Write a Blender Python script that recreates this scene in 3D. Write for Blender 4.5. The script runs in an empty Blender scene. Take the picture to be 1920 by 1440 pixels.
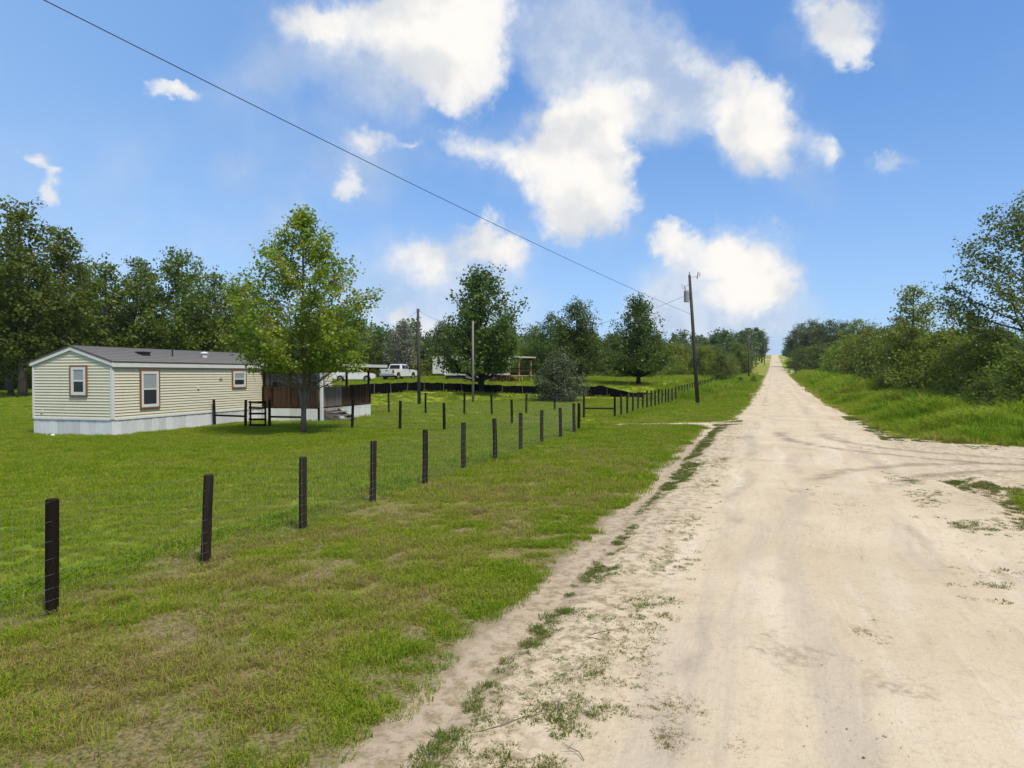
import bpy, bmesh, math, random
import numpy as np
from mathutils import Matrix, Vector

SC = bpy.context.scene
COL = SC.collection
R = math.radians
F = 1300.0            # focal length of the photograph in its own pixels
CAMZ = 2.5

# ------------------------------------------------------------------ camera
cam_d = bpy.data.cameras.new('camera')
cam = bpy.data.objects.new('camera', cam_d)
COL.objects.link(cam)
cam.location = (0, 0, CAMZ)
cam.rotation_euler = (R(90 - 0.88), 0, 0)
cam_d.sensor_width = 36
cam_d.lens = 36 * F / 1920
cam_d.clip_start = 0.1
cam_d.clip_end = 6000
SC.camera = cam

# ------------------------------------------------------------------ light, exposure
SUN_EL, SUN_AZ = 60.0, 140.0          # azimuth clockwise from +Y (the view axis)
EXPOSURE = 0.75
SC.view_settings.view_transform = 'Standard'
SC.view_settings.look = 'None'
SC.view_settings.exposure = EXPOSURE
SC.view_settings.gamma = 1.0
SC.view_settings.use_curve_mapping = False
SC.cycles.use_denoising = True
SC.cycles.max_bounces = 6
SC.cycles.diffuse_bounces = 3
SC.cycles.glossy_bounces = 2
SC.cycles.transmission_bounces = 3
SC.cycles.transparent_max_bounces = 6
SC.cycles.sample_clamp_indirect = 4.0

sun_d = bpy.data.lights.new('sun', 'SUN')
sun_d.energy = 2.9
sun_d.angle = R(10)
sun_d.color = (1.0, 0.92, 0.77)
sun = bpy.data.objects.new('sun', sun_d)
COL.objects.link(sun)
sd_ = Vector((math.sin(R(SUN_AZ)) * math.cos(R(SUN_EL)), math.cos(R(SUN_AZ)) * math.cos(R(SUN_EL)), math.sin(R(SUN_EL))))
sun.rotation_euler = sd_.to_track_quat('Z', 'Y').to_euler()
sun.location = sd_ * 200


class NB:
    """small helper to write node trees"""
    def __init__(s, nt):
        s.nt = nt

    def n(s, kind, **kw):
        nd = s.nt.nodes.new(kind)
        for k, v in kw.items():
            setattr(nd, k, v)
        return nd

    def link(s, a, b):
        if a is None:
            return
        if isinstance(a, (int, float)):
            b.default_value = a
        elif isinstance(a, (tuple, list)):
            if len(a) == 3 and b.type == 'RGBA':
                a = (*a, 1)
            b.default_value = a
        else:
            s.nt.links.new(a, b)

    def m(s, op, a, b=None, c=None, clamp=False):
        nd = s.n('ShaderNodeMath', operation=op, use_clamp=clamp)
        s.link(a, nd.inputs[0]); s.link(b, nd.inputs[1]); s.link(c, nd.inputs[2])
        return nd.outputs[0]

    def vm(s, op, a, b=None, c=None):
        nd = s.n('ShaderNodeVectorMath', operation=op)
        s.link(a, nd.inputs[0]); s.link(b, nd.inputs[1]); s.link(c, nd.inputs[2])
        return nd.outputs['Value'] if op in ('DOT_PRODUCT', 'LENGTH') else nd.outputs[0]

    def noise(s, vec, scale, detail=4, rough=0.55, dist=0.0, out=0):
        nd = s.n('ShaderNodeTexNoise')
        s.link(vec, nd.inputs['Vector'])
        nd.inputs['Scale'].default_value = scale
        nd.inputs['Detail'].default_value = detail
        nd.inputs['Roughness'].default_value = rough
        nd.inputs['Distortion'].default_value = dist
        return nd.outputs[out]

    def mix(s, f, a, b, blend='MIX'):
        nd = s.n('ShaderNodeMix', data_type='RGBA', blend_type=blend)
        s.link(f, nd.inputs[0]); s.link(a, nd.inputs[6]); s.link(b, nd.inputs[7])
        return nd.outputs[2]

    def ss(s, v, lo, hi, a=0.0, b=1.0):
        nd = s.n('ShaderNodeMapRange', interpolation_type='SMOOTHSTEP')
        s.link(v, nd.inputs[0]); s.link(lo, nd.inputs[1]); s.link(hi, nd.inputs[2])
        s.link(a, nd.inputs[3]); s.link(b, nd.inputs[4])
        return nd.outputs[0]

    def sep(s, v):
        nd = s.n('ShaderNodeSeparateXYZ'); s.link(v, nd.inputs[0])
        return nd.outputs

    def comb(s, x, y, z):
        nd = s.n('ShaderNodeCombineXYZ')
        s.link(x, nd.inputs[0]); s.link(y, nd.inputs[1]); s.link(z, nd.inputs[2])
        return nd.outputs[0]


# ------------------------------------------------------------------ world: Nishita sky with cumulus
world = bpy.data.worlds.new('World')
SC.world = world
world.use_nodes = True
wt = world.node_tree
wt.nodes.clear()
w = NB(wt)
sky = w.n('ShaderNodeTexSky', sky_type='NISHITA', sun_disc=False)
sky.sun_elevation = R(SUN_EL)
sky.sun_rotation = R(SUN_AZ)
sky.altitude = 0
sky.air_density = 1.0
sky.dust_density = 0.6
sky.ozone_density = 3.0
SKY_STRENGTH = 0.15
skc = w.vm('SCALE', sky.outputs[0]); skc.node.inputs['Scale'].default_value = SKY_STRENGTH
tc = w.n('ShaderNodeTexCoord')
dirv = tc.outputs['Generated']
dx, dy, dz = w.sep(dirv)
dyc = w.m('MAXIMUM', dy, 0.05)
# direction noise to break up the outlines
nz1 = w.vm('SUBTRACT', w.noise(dirv, 9.0, 4, 0.6, out=1), (0.5, 0.5, 0.5))
nz2 = w.vm('SUBTRACT', w.noise(dirv, 30.0, 5, 0.65, out=1), (0.5, 0.5, 0.5))
nz = w.vm('ADD', w.vm('MULTIPLY', nz1, (0.075, 0.075, 0.075)), w.vm('MULTIPLY', nz2, (0.05, 0.05, 0.05)))
uv = w.vm('ADD', w.comb(w.m('DIVIDE', dx, dyc), w.m('DIVIDE', dz, dyc), 0.0), nz)


def blob_field(blobs):
    tot = None
    for (px, py, rx, ry, wt_, rot) in blobs:
        mp = w.n('ShaderNodeMapping', vector_type='TEXTURE')
        mp.inputs['Location'].default_value = ((px - 960) / F, (700 - py) / F, 0)
        mp.inputs['Rotation'].default_value = (0, 0, R(rot))
        mp.inputs['Scale'].default_value = (1.74 * rx / F, 1.74 * ry / F, 1)
        w.link(uv, mp.inputs['Vector'])
        g = w.n('ShaderNodeTexGradient', gradient_type='SPHERICAL')
        w.link(mp.outputs[0], g.inputs[0])
        tot = w.m('MULTIPLY_ADD', g.outputs['Fac'], wt_ * 1.15, 0.0 if tot is None else tot)
    return tot


BRIGHT = [
    (870, 40, 95, 105, 1.25, 0), (865, 160, 56, 54, .9, 0), (760, 35, 110, 75, .8, 0), (620, 45, 95, 50, .75, 0),
    (600, 45, 30, 25, .35, 0), (545, 35, 40, 30, .4, 0),
    (1105, 235, 80, 72, 1.2, 0), (1045, 285, 75, 60, 1.0, 0), (1085, 345, 78, 75, 1.1, 0), (1085, 405, 45, 42, .6, 0), (1150, 330, 40, 60, .5, 0),
    (885, 285, 80, 26, .58, -6), (960, 290, 50, 26, .35, 0),
    (1395, 190, 66, 58, 1.1, 0), (1440, 255, 76, 58, 1.1, -35), (1550, 290, 28, 24, .55, 0), (1400, 270, 60, 50, .55, 0),
    (1290, 125, 55, 30, .5, -25), (1230, 215, 45, 40, .45, 0), (1190, 165, 85, 45, .42, 0), (1120, 85, 80, 60, .30, 0),
    (1575, 20, 75, 32, .75, 0), (1570, 85, 52, 40, .85, 0), (1590, 110, 30, 30, .4, 0),
    (1395, 500, 100, 72, 1.35, -15), (1390, 545, 60, 40, .5, 0), (1253, 452, 36, 33, 1.0, 0), (1345, 465, 40, 35, .5, 0), (1450, 535, 40, 40, .5, 0),
    (850, 475, 85, 38, .75, 5), (912, 440, 34, 36, .8, 0), (955, 495, 42, 34, .8, 0), (800, 510, 60, 40, .45, 0),
    (690, 275, 44, 24, .75, -15), (655, 345, 34, 26, .7, 0), (757, 278, 14, 10, .5, 0),
    (322, 175, 50, 16, .85, -8), (78, 288, 30, 17, .85, 0), (122, 315, 20, 10, .55, 0), (105, 345, 22, 32, .6, 15),
    (1690, 298, 36, 18, .6, 0), (1640, 305, 26, 18, .35, 0), (760, 600, 42, 22, .8, 0), (90, 372, 20, 14, .5, 0), (625, 45, 20, 16, .4, 0),
]
VEIL = [
    (750, 120, 110, 70, .8, 0), (600, 90, 100, 45, .40, 20), (600, 200, 150, 50, .12, 25), (690, 250, 100, 50, .15, 0),
    (1110, 60, 120, 100, .9, 0), (1190, 150, 130, 80, .85, 0), (1250, 200, 100, 70, .9, 0), (1020, 90, 60, 80, .5, 0),
    (960, 290, 120, 60, .5, 0), (1080, 390, 100, 80, .5, 0), (1470, 280, 110, 70, .45, -30),
    (1300, 545, 90, 60, 1.2, 0), (1360, 590, 120, 50, .9, 0), (850, 520, 150, 70, .6, 0), (445, 325, 40, 34, .25, 0),
    (690, 330, 70, 50, .5, 0), (480, 130, 90, 60, .25, 30), (1580, 80, 100, 80, .4, 0), (1680, 300, 70, 30, .3, 0),
    (60, 460, 560, 330, .34, 0), (800, 600, 260, 60, .35, 0), (1380, 620, 220, 50, .35, 0),
]
fb = blob_field(BRIGHT)
fv = blob_field(VEIL)
CS = 1.0 / (2 ** EXPOSURE)
# sky colour: a touch deeper blue than the raw model
hs = w.n('ShaderNodeHueSaturation')
hs.inputs['Hue'].default_value = 0.512
hs.inputs['Saturation'].default_value = 1.06
hs.inputs['Value'].default_value = 1.0
w.link(skc, hs.inputs['Color'])
gr = w.mix(w.ss(dz, 0.0, 0.42), (0.29 * CS, 0.53 * CS, 0.90 * CS), (0.115 * CS, 0.305 * CS, 0.69 * CS))
gr = w.mix(w.m('MULTIPLY', w.ss(dx, 0.05, -0.75), 0.5), gr, (0.40 * CS, 0.65 * CS, 0.95 * CS))
blue = w.mix(0.80, hs.outputs[0], gr)          # clean summer air: paler at the horizon, deep blue overhead
fbm = w.noise(dirv, 13.0, 9, 0.60)
fbm2 = w.noise(dirv, 6.0, 4, 0.55)
# density towards the sun against density here gives each puff a bright and a shaded side
toward = w.vm('ADD', dirv, (0.022, -0.006, 0.030))
relief = w.m('SUBTRACT', w.noise(dirv, 9.0, 4, 0.5), w.noise(toward, 9.0, 4, 0.5))


def cloud_shade(db, av):
    soft = w.ss(w.noise(dirv, 4.5, 2, 0.5), 0.36, 0.64, 0.62, 1.45)
    ab = w.ss(db, 0.16, soft)
    veil_c = w.mix(w.ss(fbm, 0.35, 0.65), (0.50 * CS, 0.60 * CS, 0.76 * CS), (0.74 * CS, 0.79 * CS, 0.87 * CS))
    core = w.ss(db, 0.35, 1.45)
    bright_c = w.mix(core, (0.72 * CS, 0.78 * CS, 0.87 * CS), (1.02 * CS, 0.985 * CS, 0.935 * CS))
    shade = w.ss(w.m('ADD', relief, w.m('MULTIPLY', w.m('SUBTRACT', fbm2, 0.5), 0.45)), -0.08, 0.16)
    bright_c = w.mix(w.m('MULTIPLY', shade, 0.58), bright_c, (0.58 * CS, 0.63 * CS, 0.71 * CS))
    c1 = w.mix(av, blue, veil_c)
    return w.mix(ab, c1, bright_c)


# the clouds in view
nb = w.m('MULTIPLY', w.m('SUBTRACT', fbm, 0.5), 2.1)
db = w.m('ADD', fb, w.m('MULTIPLY', nb, w.ss(fb, 0.02, 0.45)))
dv = w.m('ADD', fv, w.m('MULTIPLY', w.m('SUBTRACT', fbm2, 0.5), 1.1))
av = w.m('MULTIPLY', w.ss(dv, 0.05, 1.0), 0.80)
bg_in = w.n('ShaderNodeBackground')
w.link(cloud_shade(db, av), bg_in.inputs[0])
# the same kind of cloud goes on beyond the frame
gen = w.noise(w.vm('MULTIPLY', dirv, (1.0, 1.0, 1.6)), 3.2, 5, 0.6)
db2 = w.m('MULTIPLY', w.ss(dz, 0.0, 0.15), w.ss(gen, 0.50, 0.72, 0.0, 1.2))
av2 = w.m('MULTIPLY', w.ss(gen, 0.40, 0.62), 0.5)
bg_out = w.n('ShaderNodeBackground')
w.link(cloud_shade(db2, av2), bg_out.inputs[0])
inside = w.m('MULTIPLY', w.m('MULTIPLY', w.ss(dy, 0.35, 0.6), w.ss(w.m('ABSOLUTE', w.m('DIVIDE', dx, dyc)), 1.0, 0.8)),
             w.ss(w.m('DIVIDE', dz, dyc), 0.78, 0.6))
wm_ = w.n('ShaderNodeMixShader')
w.link(inside, wm_.inputs[0])
wt.links.new(bg_out.outputs[0], wm_.inputs[1])
wt.links.new(bg_in.outputs[0], wm_.inputs[2])
wo = w.n('ShaderNodeOutputWorld')
wt.links.new(wm_.outputs[0], wo.inputs[0])
world.cycles.sampling_method = 'NONE'

# ------------------------------------------------------------------ numeric helpers
def hash2(ix, iy, seed):
    h = (ix.astype(np.int64) * 374761393 + iy.astype(np.int64) * 668265263 + seed * 974711) & 0xffffffff
    h = ((h ^ (h >> 13)) * 1274126177) & 0xffffffff
    h = h ^ (h >> 16)
    return (h & 0xffff) / 65535.0


def vnoise(x, y, seed=0):
    x = np.asarray(x, float); y = np.asarray(y, float)
    ix = np.floor(x); iy = np.floor(y)
    fx = x - ix; fy = y - iy
    fx = fx * fx * (3 - 2 * fx); fy = fy * fy * (3 - 2 * fy)
    a = hash2(ix, iy, seed); b = hash2(ix + 1, iy, seed); c = hash2(ix, iy + 1, seed); d = hash2(ix + 1, iy + 1, seed)
    return (a * (1 - fx) + b * fx) * (1 - fy) + (c * (1 - fx) + d * fx) * fy


def fbm_np(x, y, seed=0, oct=4):
    t = 0; a = 0.5; n = 0
    for i in range(oct):
        t = t + a * vnoise(np.asarray(x) * 2 ** i, np.asarray(y) * 2 ** i, seed + i * 17); n += a; a *= 0.5
    return t / n


def sstep(a, b, v):
    t = np.clip((np.asarray(v, float) - a) / (np.asarray(b, float) - a), 0, 1)
    return t * t * (3 - 2 * t)


# ------------------------------------------------------------------ the lie of the land
RS, RO, RC = 0.377, 1.1, 0.936        # road centre line X = RS*Y + RO


def road_d(X, Y):
    return (np.asarray(X, float) - RS * np.asarray(Y, float) - RO) * RC


def height(X, Y):
    X = np.asarray(X, float); Y = np.asarray(Y, float)
    rise = np.interp(Y, [-200, 58, 73, 100, 130, 180, 235, 300, 400, 520, 660, 720, 900, 1500],
                     [0, 0, .2, .55, .9, 1.7, 2.9, 5.0, 9.0, 14.2, 20.0, 21.0, 19, 10])
    y0 = np.interp(X, [-30, -12, -5, 0, 7, 14], [48, 52, 61, 65, 65, 65])
    pad = 1.35 * (1 - np.exp(-np.maximum(0, Y - y0) / 7.0)) * sstep(-48, -28, X) * sstep(-9.6, -13.5, road_d(X, Y)) * sstep(170, 110, Y)
    return rise + pad


def hz(x, y):
    return float(height(x, y))


def px_x(px, depth):
    return (px - 960) / F * depth


CD = np.array([0.84, -0.54]); CN = np.array([0.54, 0.84]); CC = np.array([13.4, 19.9])


def seg_dist(X, Y, a, b):
    ax, ay = a; bx, by = b
    t = np.clip(((X - ax) * (bx - ax) + (Y - ay) * (by - ay)) / ((bx - ax) ** 2 + (by - ay) ** 2), 0, 1)
    return np.hypot(X - ax - t * (bx - ax), Y - ay - t * (by - ay)), t


def smin(a, b, k):
    h = np.clip(0.5 + 0.5 * (b - a) / k, 0, 1)
    return b * (1 - h) + a * h - k * h * (1 - h)


def grass_sd(X, Y):
    """signed distance to bare sand: > 0 is grass"""
    X = np.asarray(X, float); Y = np.asarray(Y, float)
    d = road_d(X, Y)
    dl = np.interp(Y, [-20, 2, 12, 27, 33, 37, 60, 2000], [-3.5, -3.52, -3.6, -3.85, -3.9, -3.0, -2.8, -2.7])
    dr = np.interp(Y, [-20, 6, 13, 24, 33, 60, 2000], [2.9, 3.0, 3.2, 3.3, 3.1, 2.8, 2.7])
    road = np.maximum(dl - d, d - dr)
    al = (X - CC[0]) * CD[0] + (Y - CC[1]) * CD[1]
    ac = (X - CC[0]) * CN[0] + (Y - CC[1]) * CN[1]
    hw = np.interp(al, [-5, 0, 8, 30], [6.2, 5.2, 4.4, 4.0])
    cross = np.maximum(np.abs(ac) - hw, -al - 4)
    s = smin(road, cross, 2.6)
    dd, t = seg_dist(X, Y, (13.5, 34.9), (3.0, 33.2))
    drive = dd - (1.0 - 0.85 * t)
    s = smin(s, drive, 1.6)
    dd, t = seg_dist(X, Y, (28.5, 75.5), (23.2, 74.5))
    s = smin(s, dd - 0.5, 0.6)
    return s


# ------------------------------------------------------------------ materials
MATS = {}


def new_mat(name):
    m = bpy.data.materials.new(name)
    m.use_nodes = True
    m.node_tree.nodes.clear()
    b = NB(m.node_tree)
    p = b.n('ShaderNodeBsdfPrincipled')
    o = b.n('ShaderNodeOutputMaterial')
    m.node_tree.links.new(p.outputs[0], o.inputs[0])
    MATS[name] = m
    return m, b, p, o


def bump(b, p, hgt, strength=0.3, dist=0.02):
    bn = b.n('ShaderNodeBump')
    bn.inputs['Strength'].default_value = strength
    bn.inputs['Distance'].default_value = dist
    b.link(hgt, bn.inputs['Height'])
    b.link(bn.outputs[0], p.inputs['Normal'])


def simple(name, col, rough=0.6, var=0.12, scale=6.0, metal=0.0, bmp=0.0, grain=None, col2=None, spec=0.3):
    m, b, p, o = new_mat(name)
    tcn = b.n('ShaderNodeTexCoord')
    v = tcn.outputs['Object']
    if grain:
        v = b.vm('MULTIPLY', v, grain)
    nz = b.noise(v, scale, 6, 0.6)
    oi = b.n('ShaderNodeObjectInfo')
    f = b.m('ADD', nz, b.m('MULTIPLY', b.m('SUBTRACT', oi.outputs['Random'], 0.5), 0.5))
    c2 = col2 or tuple(c * (1 - 2.2 * var) for c in col)
    c = b.mix(b.ss(f, 0.3, 0.75), col, c2)
    b.link(c, p.inputs['Base Color'])
    p.inputs['Roughness'].default_value = rough
    p.inputs['Metallic'].default_value = metal
    p.inputs['Specular IOR Level'].default_value = spec
    if bmp:
        bump(b, p, nz, bmp, 0.01)
    return m


def sand_nodes(b, pos):
    """pale limerock sand with wheel tracks along the road; returns colour and height"""
    x, y, z = b.sep(pos)
    d = b.m('MULTIPLY', b.m('SUBTRACT', b.m('SUBTRACT', x, b.m('MULTIPLY', y, RS)), RO), RC)
    s = b.m('ADD', b.m('MULTIPLY', y, RC), b.m('MULTIPLY', x, 0.352))
    warp = b.m('MULTIPLY', b.m('SUBTRACT', b.noise(pos, 0.12, 3, 0.5), 0.5), 1.6)
    dw = b.m('ADD', d, warp)
    rc = b.comb(dw, b.m('MULTIPLY', s, 0.05), 0.0)          # stretched along the road
    n_tr = b.noise(rc, 1.3, 5, 0.62)
    n_fine_tr = b.noise(b.comb(dw, b.m('MULTIPLY', s, 0.14), 3.0), 5.0, 5, 0.65)
    n_big = b.noise(pos, 0.35, 5, 0.6, 0.6)
    n_mid = b.noise(pos, 1.7, 6, 0.65, 0.3)
    n_fine = b.noise(pos, 14.0, 6, 0.7)
    n_grit = b.noise(b.vm('MULTIPLY', pos, (1.0, 0.7, 1.0)), 42.0, 5, 0.75)
    base = b.mix(b.ss(n_big, 0.32, 0.7), (0.538, 0.440, 0.312), (0.460, 0.370, 0.252))
    base = b.mix(b.m('MULTIPLY', b.ss(n_tr, 0.50, 0.68), 0.62), base, (0.361, 0.311, 0.248))       # grey compacted tracks
    base = b.mix(b.m('MULTIPLY', b.ss(n_tr, 0.47, 0.30), 0.75), base, (0.596, 0.517, 0.407))       # swept pale tracks
    base = b.mix(b.m('MULTIPLY', b.ss(n_fine_tr, 0.54, 0.74), 0.42), base, (0.302, 0.239, 0.172))
    base = b.mix(b.m('MULTIPLY', b.ss(n_mid, 0.55, 0.76), 0.45), base, (0.344, 0.273, 0.181))
    warp2 = b.m('MULTIPLY', b.m('SUBTRACT', b.noise(b.comb(0.0, b.m('MULTIPLY', s, 0.16), 2.0), 1.0, 2, 0.5), 0.5), 1.1)
    dt = b.m('ADD', b.m('ADD', d, warp2), b.m('MULTIPLY', b.m('SUBTRACT', n_mid, 0.5), 0.35))

    def track(d0, wdt):
        return b.ss(b.m('ABSOLUTE', b.m('SUBTRACT', dt, d0)), wdt, wdt * 0.2)

    brks = [b.ss(b.noise(b.comb(b.m('MULTIPLY', d, 0.5), b.m('MULTIPLY', s, 0.20), float(k_)), 1.5, 5, 0.65), 0.46, 0.66) for k_ in (3, 8)]
    for i_, (d0, wdt, amt, col) in enumerate([(-1.70, 0.26, 0.58, (0.252, 0.214, 0.164)), (-1.15, 0.38, 0.45, (0.588, 0.512, 0.395)), (-0.45, 0.30, 0.42, (0.302, 0.265, 0.214)),
                                             (0.35, 0.45, 0.40, (0.588, 0.512, 0.395)), (0.98, 0.17, 0.52, (0.281, 0.231, 0.168)), (1.24, 0.15, 0.40, (0.596, 0.521, 0.403)), (1.9, 0.36, 0.42, (0.311, 0.260, 0.189))]):
        base = b.mix(b.m('MULTIPLY', b.m('MULTIPLY', track(d0, wdt), brks[i_ % 2]), amt), base, col)
    worn = b.m('MULTIPLY', b.m('MULTIPLY', b.ss(b.m('ADD', d, b.m('MULTIPLY', b.m('SUBTRACT', n_mid, 0.5), 0.3)), -2.98, -3.12), b.ss(y, 30.0, 24.0)), b.ss(n_fine, 0.25, 0.55, 0.5, 0.9))
    base = b.mix(b.m('MULTIPLY', worn, 0.75), base, (0.323, 0.252, 0.181))          # bare worn strip along the mown edge
    p2d = b.comb(x, y, 0.0)
    ac = b.m('ADD', b.m('MULTIPLY', b.m('SUBTRACT', x, 13.4), 0.54), b.m('MULTIPLY', b.m('SUBTRACT', y, 19.9), 0.84))
    for cxy, rr, sg in (((13.0, 11.8, 0.0), 5.7, 1), ((13.0, 11.8, 0.0), 7.3, 1), ((18.1, 25.2, 0.0), 6.2, -1), ((18.1, 25.2, 0.0), 7.9, -1)):
        dd = b.vm('LENGTH', b.vm('SUBTRACT', p2d, cxy))
        arc = b.ss(b.m('ABSOLUTE', b.m('SUBTRACT', b.m('ADD', dd, b.m('MULTIPLY', warp, 0.5)), rr)), 0.42, 0.05)
        reg = b.m('MULTIPLY', b.ss(d, 7.5, 6.0), b.ss(ac, -7.5 if sg > 0 else 7.5, -6.0 if sg > 0 else 6.0))
        base = b.mix(b.m('MULTIPLY', b.m('MULTIPLY', b.m('MULTIPLY', arc, reg), b.ss(n_mid, 0.36, 0.52)), 0.75), base, (0.227, 0.181, 0.126))
    stain = b.m('MULTIPLY', b.ss(b.noise(pos, 0.55, 6, 0.68, 0.4), 0.57, 0.70), b.ss(n_fine, 0.36, 0.60))
    base = b.mix(b.m('MULTIPLY', stain, 0.62), base, (0.160, 0.126, 0.080))                         # dark organic stains
    # leaf litter and trodden grass on the sandy shoulders
    dsh = b.m('ADD', d, b.m('MULTIPLY', b.m('SUBTRACT', n_mid, 0.5), 1.6))
    sh_l = b.m('MULTIPLY', b.m('MULTIPLY', b.ss(dsh, -1.9, -2.7), b.ss(dsh, -4.3, -3.3)), b.ss(y, 40.0, 30.0))
    sh_r = b.m('MULTIPLY', b.ss(dsh, 1.9, 3.4), b.ss(y, 40.0, 30.0))
    lit = b.m('MULTIPLY', b.m('ADD', sh_l, b.m('MULTIPLY', sh_r, 0.8)), b.ss(b.noise(b.vm('MULTIPLY', pos, (1, 1.0, 1)), 5.5, 7, 0.75, 0.0), 0.44, 0.60))
    base = b.mix(b.m('MULTIPLY', lit, 0.72), base, b.mix(b.ss(n_fine, 0.4, 0.6), (0.126, 0.109, 0.050), (0.252, 0.181, 0.105)))
    base = b.mix(b.m('MULTIPLY', b.ss(n_fine, 0.50, 0.70), 0.42), base, (0.319, 0.252, 0.176))
    base = b.mix(b.m('MULTIPLY', b.ss(n_grit, 0.55, 0.74), 0.48), base, (0.269, 0.218, 0.160))
    base = b.mix(b.m('MULTIPLY', b.ss(n_grit, 0.44, 0.28), 0.35), base, (0.638, 0.563, 0.454))
    hgt = b.m('ADD', b.m('ADD', b.m('MULTIPLY', n_fine_tr, 1.0), b.m('MULTIPLY', n_fine, 0.7)), b.m('MULTIPLY', n_grit, 0.25))
    return base, hgt


def make_sand():
    m, b, p, o = new_mat('sand')
    g = b.n('ShaderNodeNewGeometry')
    c, hgt = sand_nodes(b, g.outputs['Position'])
    b.link(c, p.inputs['Base Color'])
    p.inputs['Roughness'].default_value = 0.95
    p.inputs['Specular IOR Level'].default_value = 0.15
    bump(b, p, hgt, 0.55, 0.035)
    return m


def make_ground():
    m, b, p, o = new_mat('ground')
    g = b.n('ShaderNodeNewGeometry')
    pos = g.outputs['Position']
    x, y, z = b.sep(pos)
    sc, sh = sand_nodes(b, pos)
    at = b.n('ShaderNodeAttribute', attribute_name='sd')
    sd = at.outputs['Fac']
    far = b.ss(y, 8.0, 26.0)
    n_big = b.noise(pos, 0.16, 5, 0.6)
    n_mid = b.noise(pos, 0.9, 6, 0.65)
    n_cl = b.noise(pos, 5.0, 6, 0.68)
    n_f = b.noise(pos, 28.0, 6, 0.7)
    st = b.noise(b.vm('MULTIPLY', pos, (1.0, 3.0, 1.0)), 22.0, 5, 0.7)
    green = b.mix(b.ss(n_big, 0.35, 0.68), (0.195, 0.260, 0.020), (0.275, 0.285, 0.026))
    green = b.mix(b.m('MULTIPLY', b.ss(n_mid, 0.40, 0.72), 0.50), green, (0.135, 0.205, 0.016))
    green = b.mix(b.m('MULTIPLY', b.ss(n_cl, 0.48, 0.74), 0.40), green, (0.070, 0.100, 0.012))
    green = b.mix(b.m('MULTIPLY', b.ss(st, 0.52, 0.76), 0.45), green, (0.23, 0.235, 0.055))
    # thatch and bare soil near the road side of the verge
    thatch = b.mix(b.ss(n_f, 0.38, 0.62), (0.090, 0.070, 0.030), (0.300, 0.225, 0.125))
    d = b.m('MULTIPLY', b.m('SUBTRACT', b.m('SUBTRACT', x, b.m('MULTIPLY', y, RS)), RO), RC)
    verge = b.m('MULTIPLY', b.ss(d, -12.5, -7.0), b.ss(d, 2.0, -1.0))
    tf = b.m('ADD', b.m('MULTIPLY', verge, b.m('SUBTRACT', 0.72, b.m('MULTIPLY', far, 0.30))), b.m('MULTIPLY', b.m('SUBTRACT', n_mid, 0.5), 1.1))
    tf = b.m('ADD', tf, b.m('MULTIPLY', b.m('SUBTRACT', n_cl, 0.5), 0.7))
    gcol = b.mix(b.m('MULTIPLY', b.ss(tf, 0.22, 0.72), 0.85), green, thatch)
    bare = b.m('MULTIPLY', b.ss(b.m('ADD', b.noise(pos, 0.55, 6, 0.7, 0.5), b.m('MULTIPLY', verge, 0.07)), 0.64, 0.74), 0.6)
    gcol = b.mix(bare, gcol, (0.34, 0.28, 0.20))
    e = b.m('ADD', sd, b.m('ADD', b.m('MULTIPLY', b.m('SUBTRACT', n_mid, 0.5), 0.40), b.m('MULTIPLY', b.m('SUBTRACT', n_cl, 0.5), 0.45)))
    e = b.m('ADD', e, b.m('MULTIPLY', b.m('SUBTRACT', n_f, 0.5), 0.25))
    k = b.ss(e, -0.10, 0.22)
    edge_soil = b.m('MULTIPLY', b.ss(e, 0.32, 0.0), 0.8)
    gcol = b.mix(edge_soil, gcol, (0.300, 0.245, 0.165))
    b.link(sc, p.inputs['Base Color'])
    p.inputs['Roughness'].default_value = 0.95
    p.inputs['Specular IOR Level'].default_value = 0.1
    bump(b, p, sh, 0.5, 0.03)
    p2 = b.n('ShaderNodeBsdfPrincipled')
    b.link(gcol, p2.inputs['Base Color'])
    p2.inputs['Roughness'].default_value = 0.95
    p2.inputs['Specular IOR Level'].default_value = 0.1
    bump(b, p2, b.m('ADD', n_f, b.m('MULTIPLY', n_cl, 1.5)), 0.8, 0.05)
    mx = b.n('ShaderNodeMixShader')
    b.link(k, mx.inputs[0])
    b.nt.links.new(p.outputs[0], mx.inputs[1]); b.nt.links.new(p2.outputs[0], mx.inputs[2])
    b.nt.links.new(mx.outputs[0], o.inputs[0])
    return m


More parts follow.
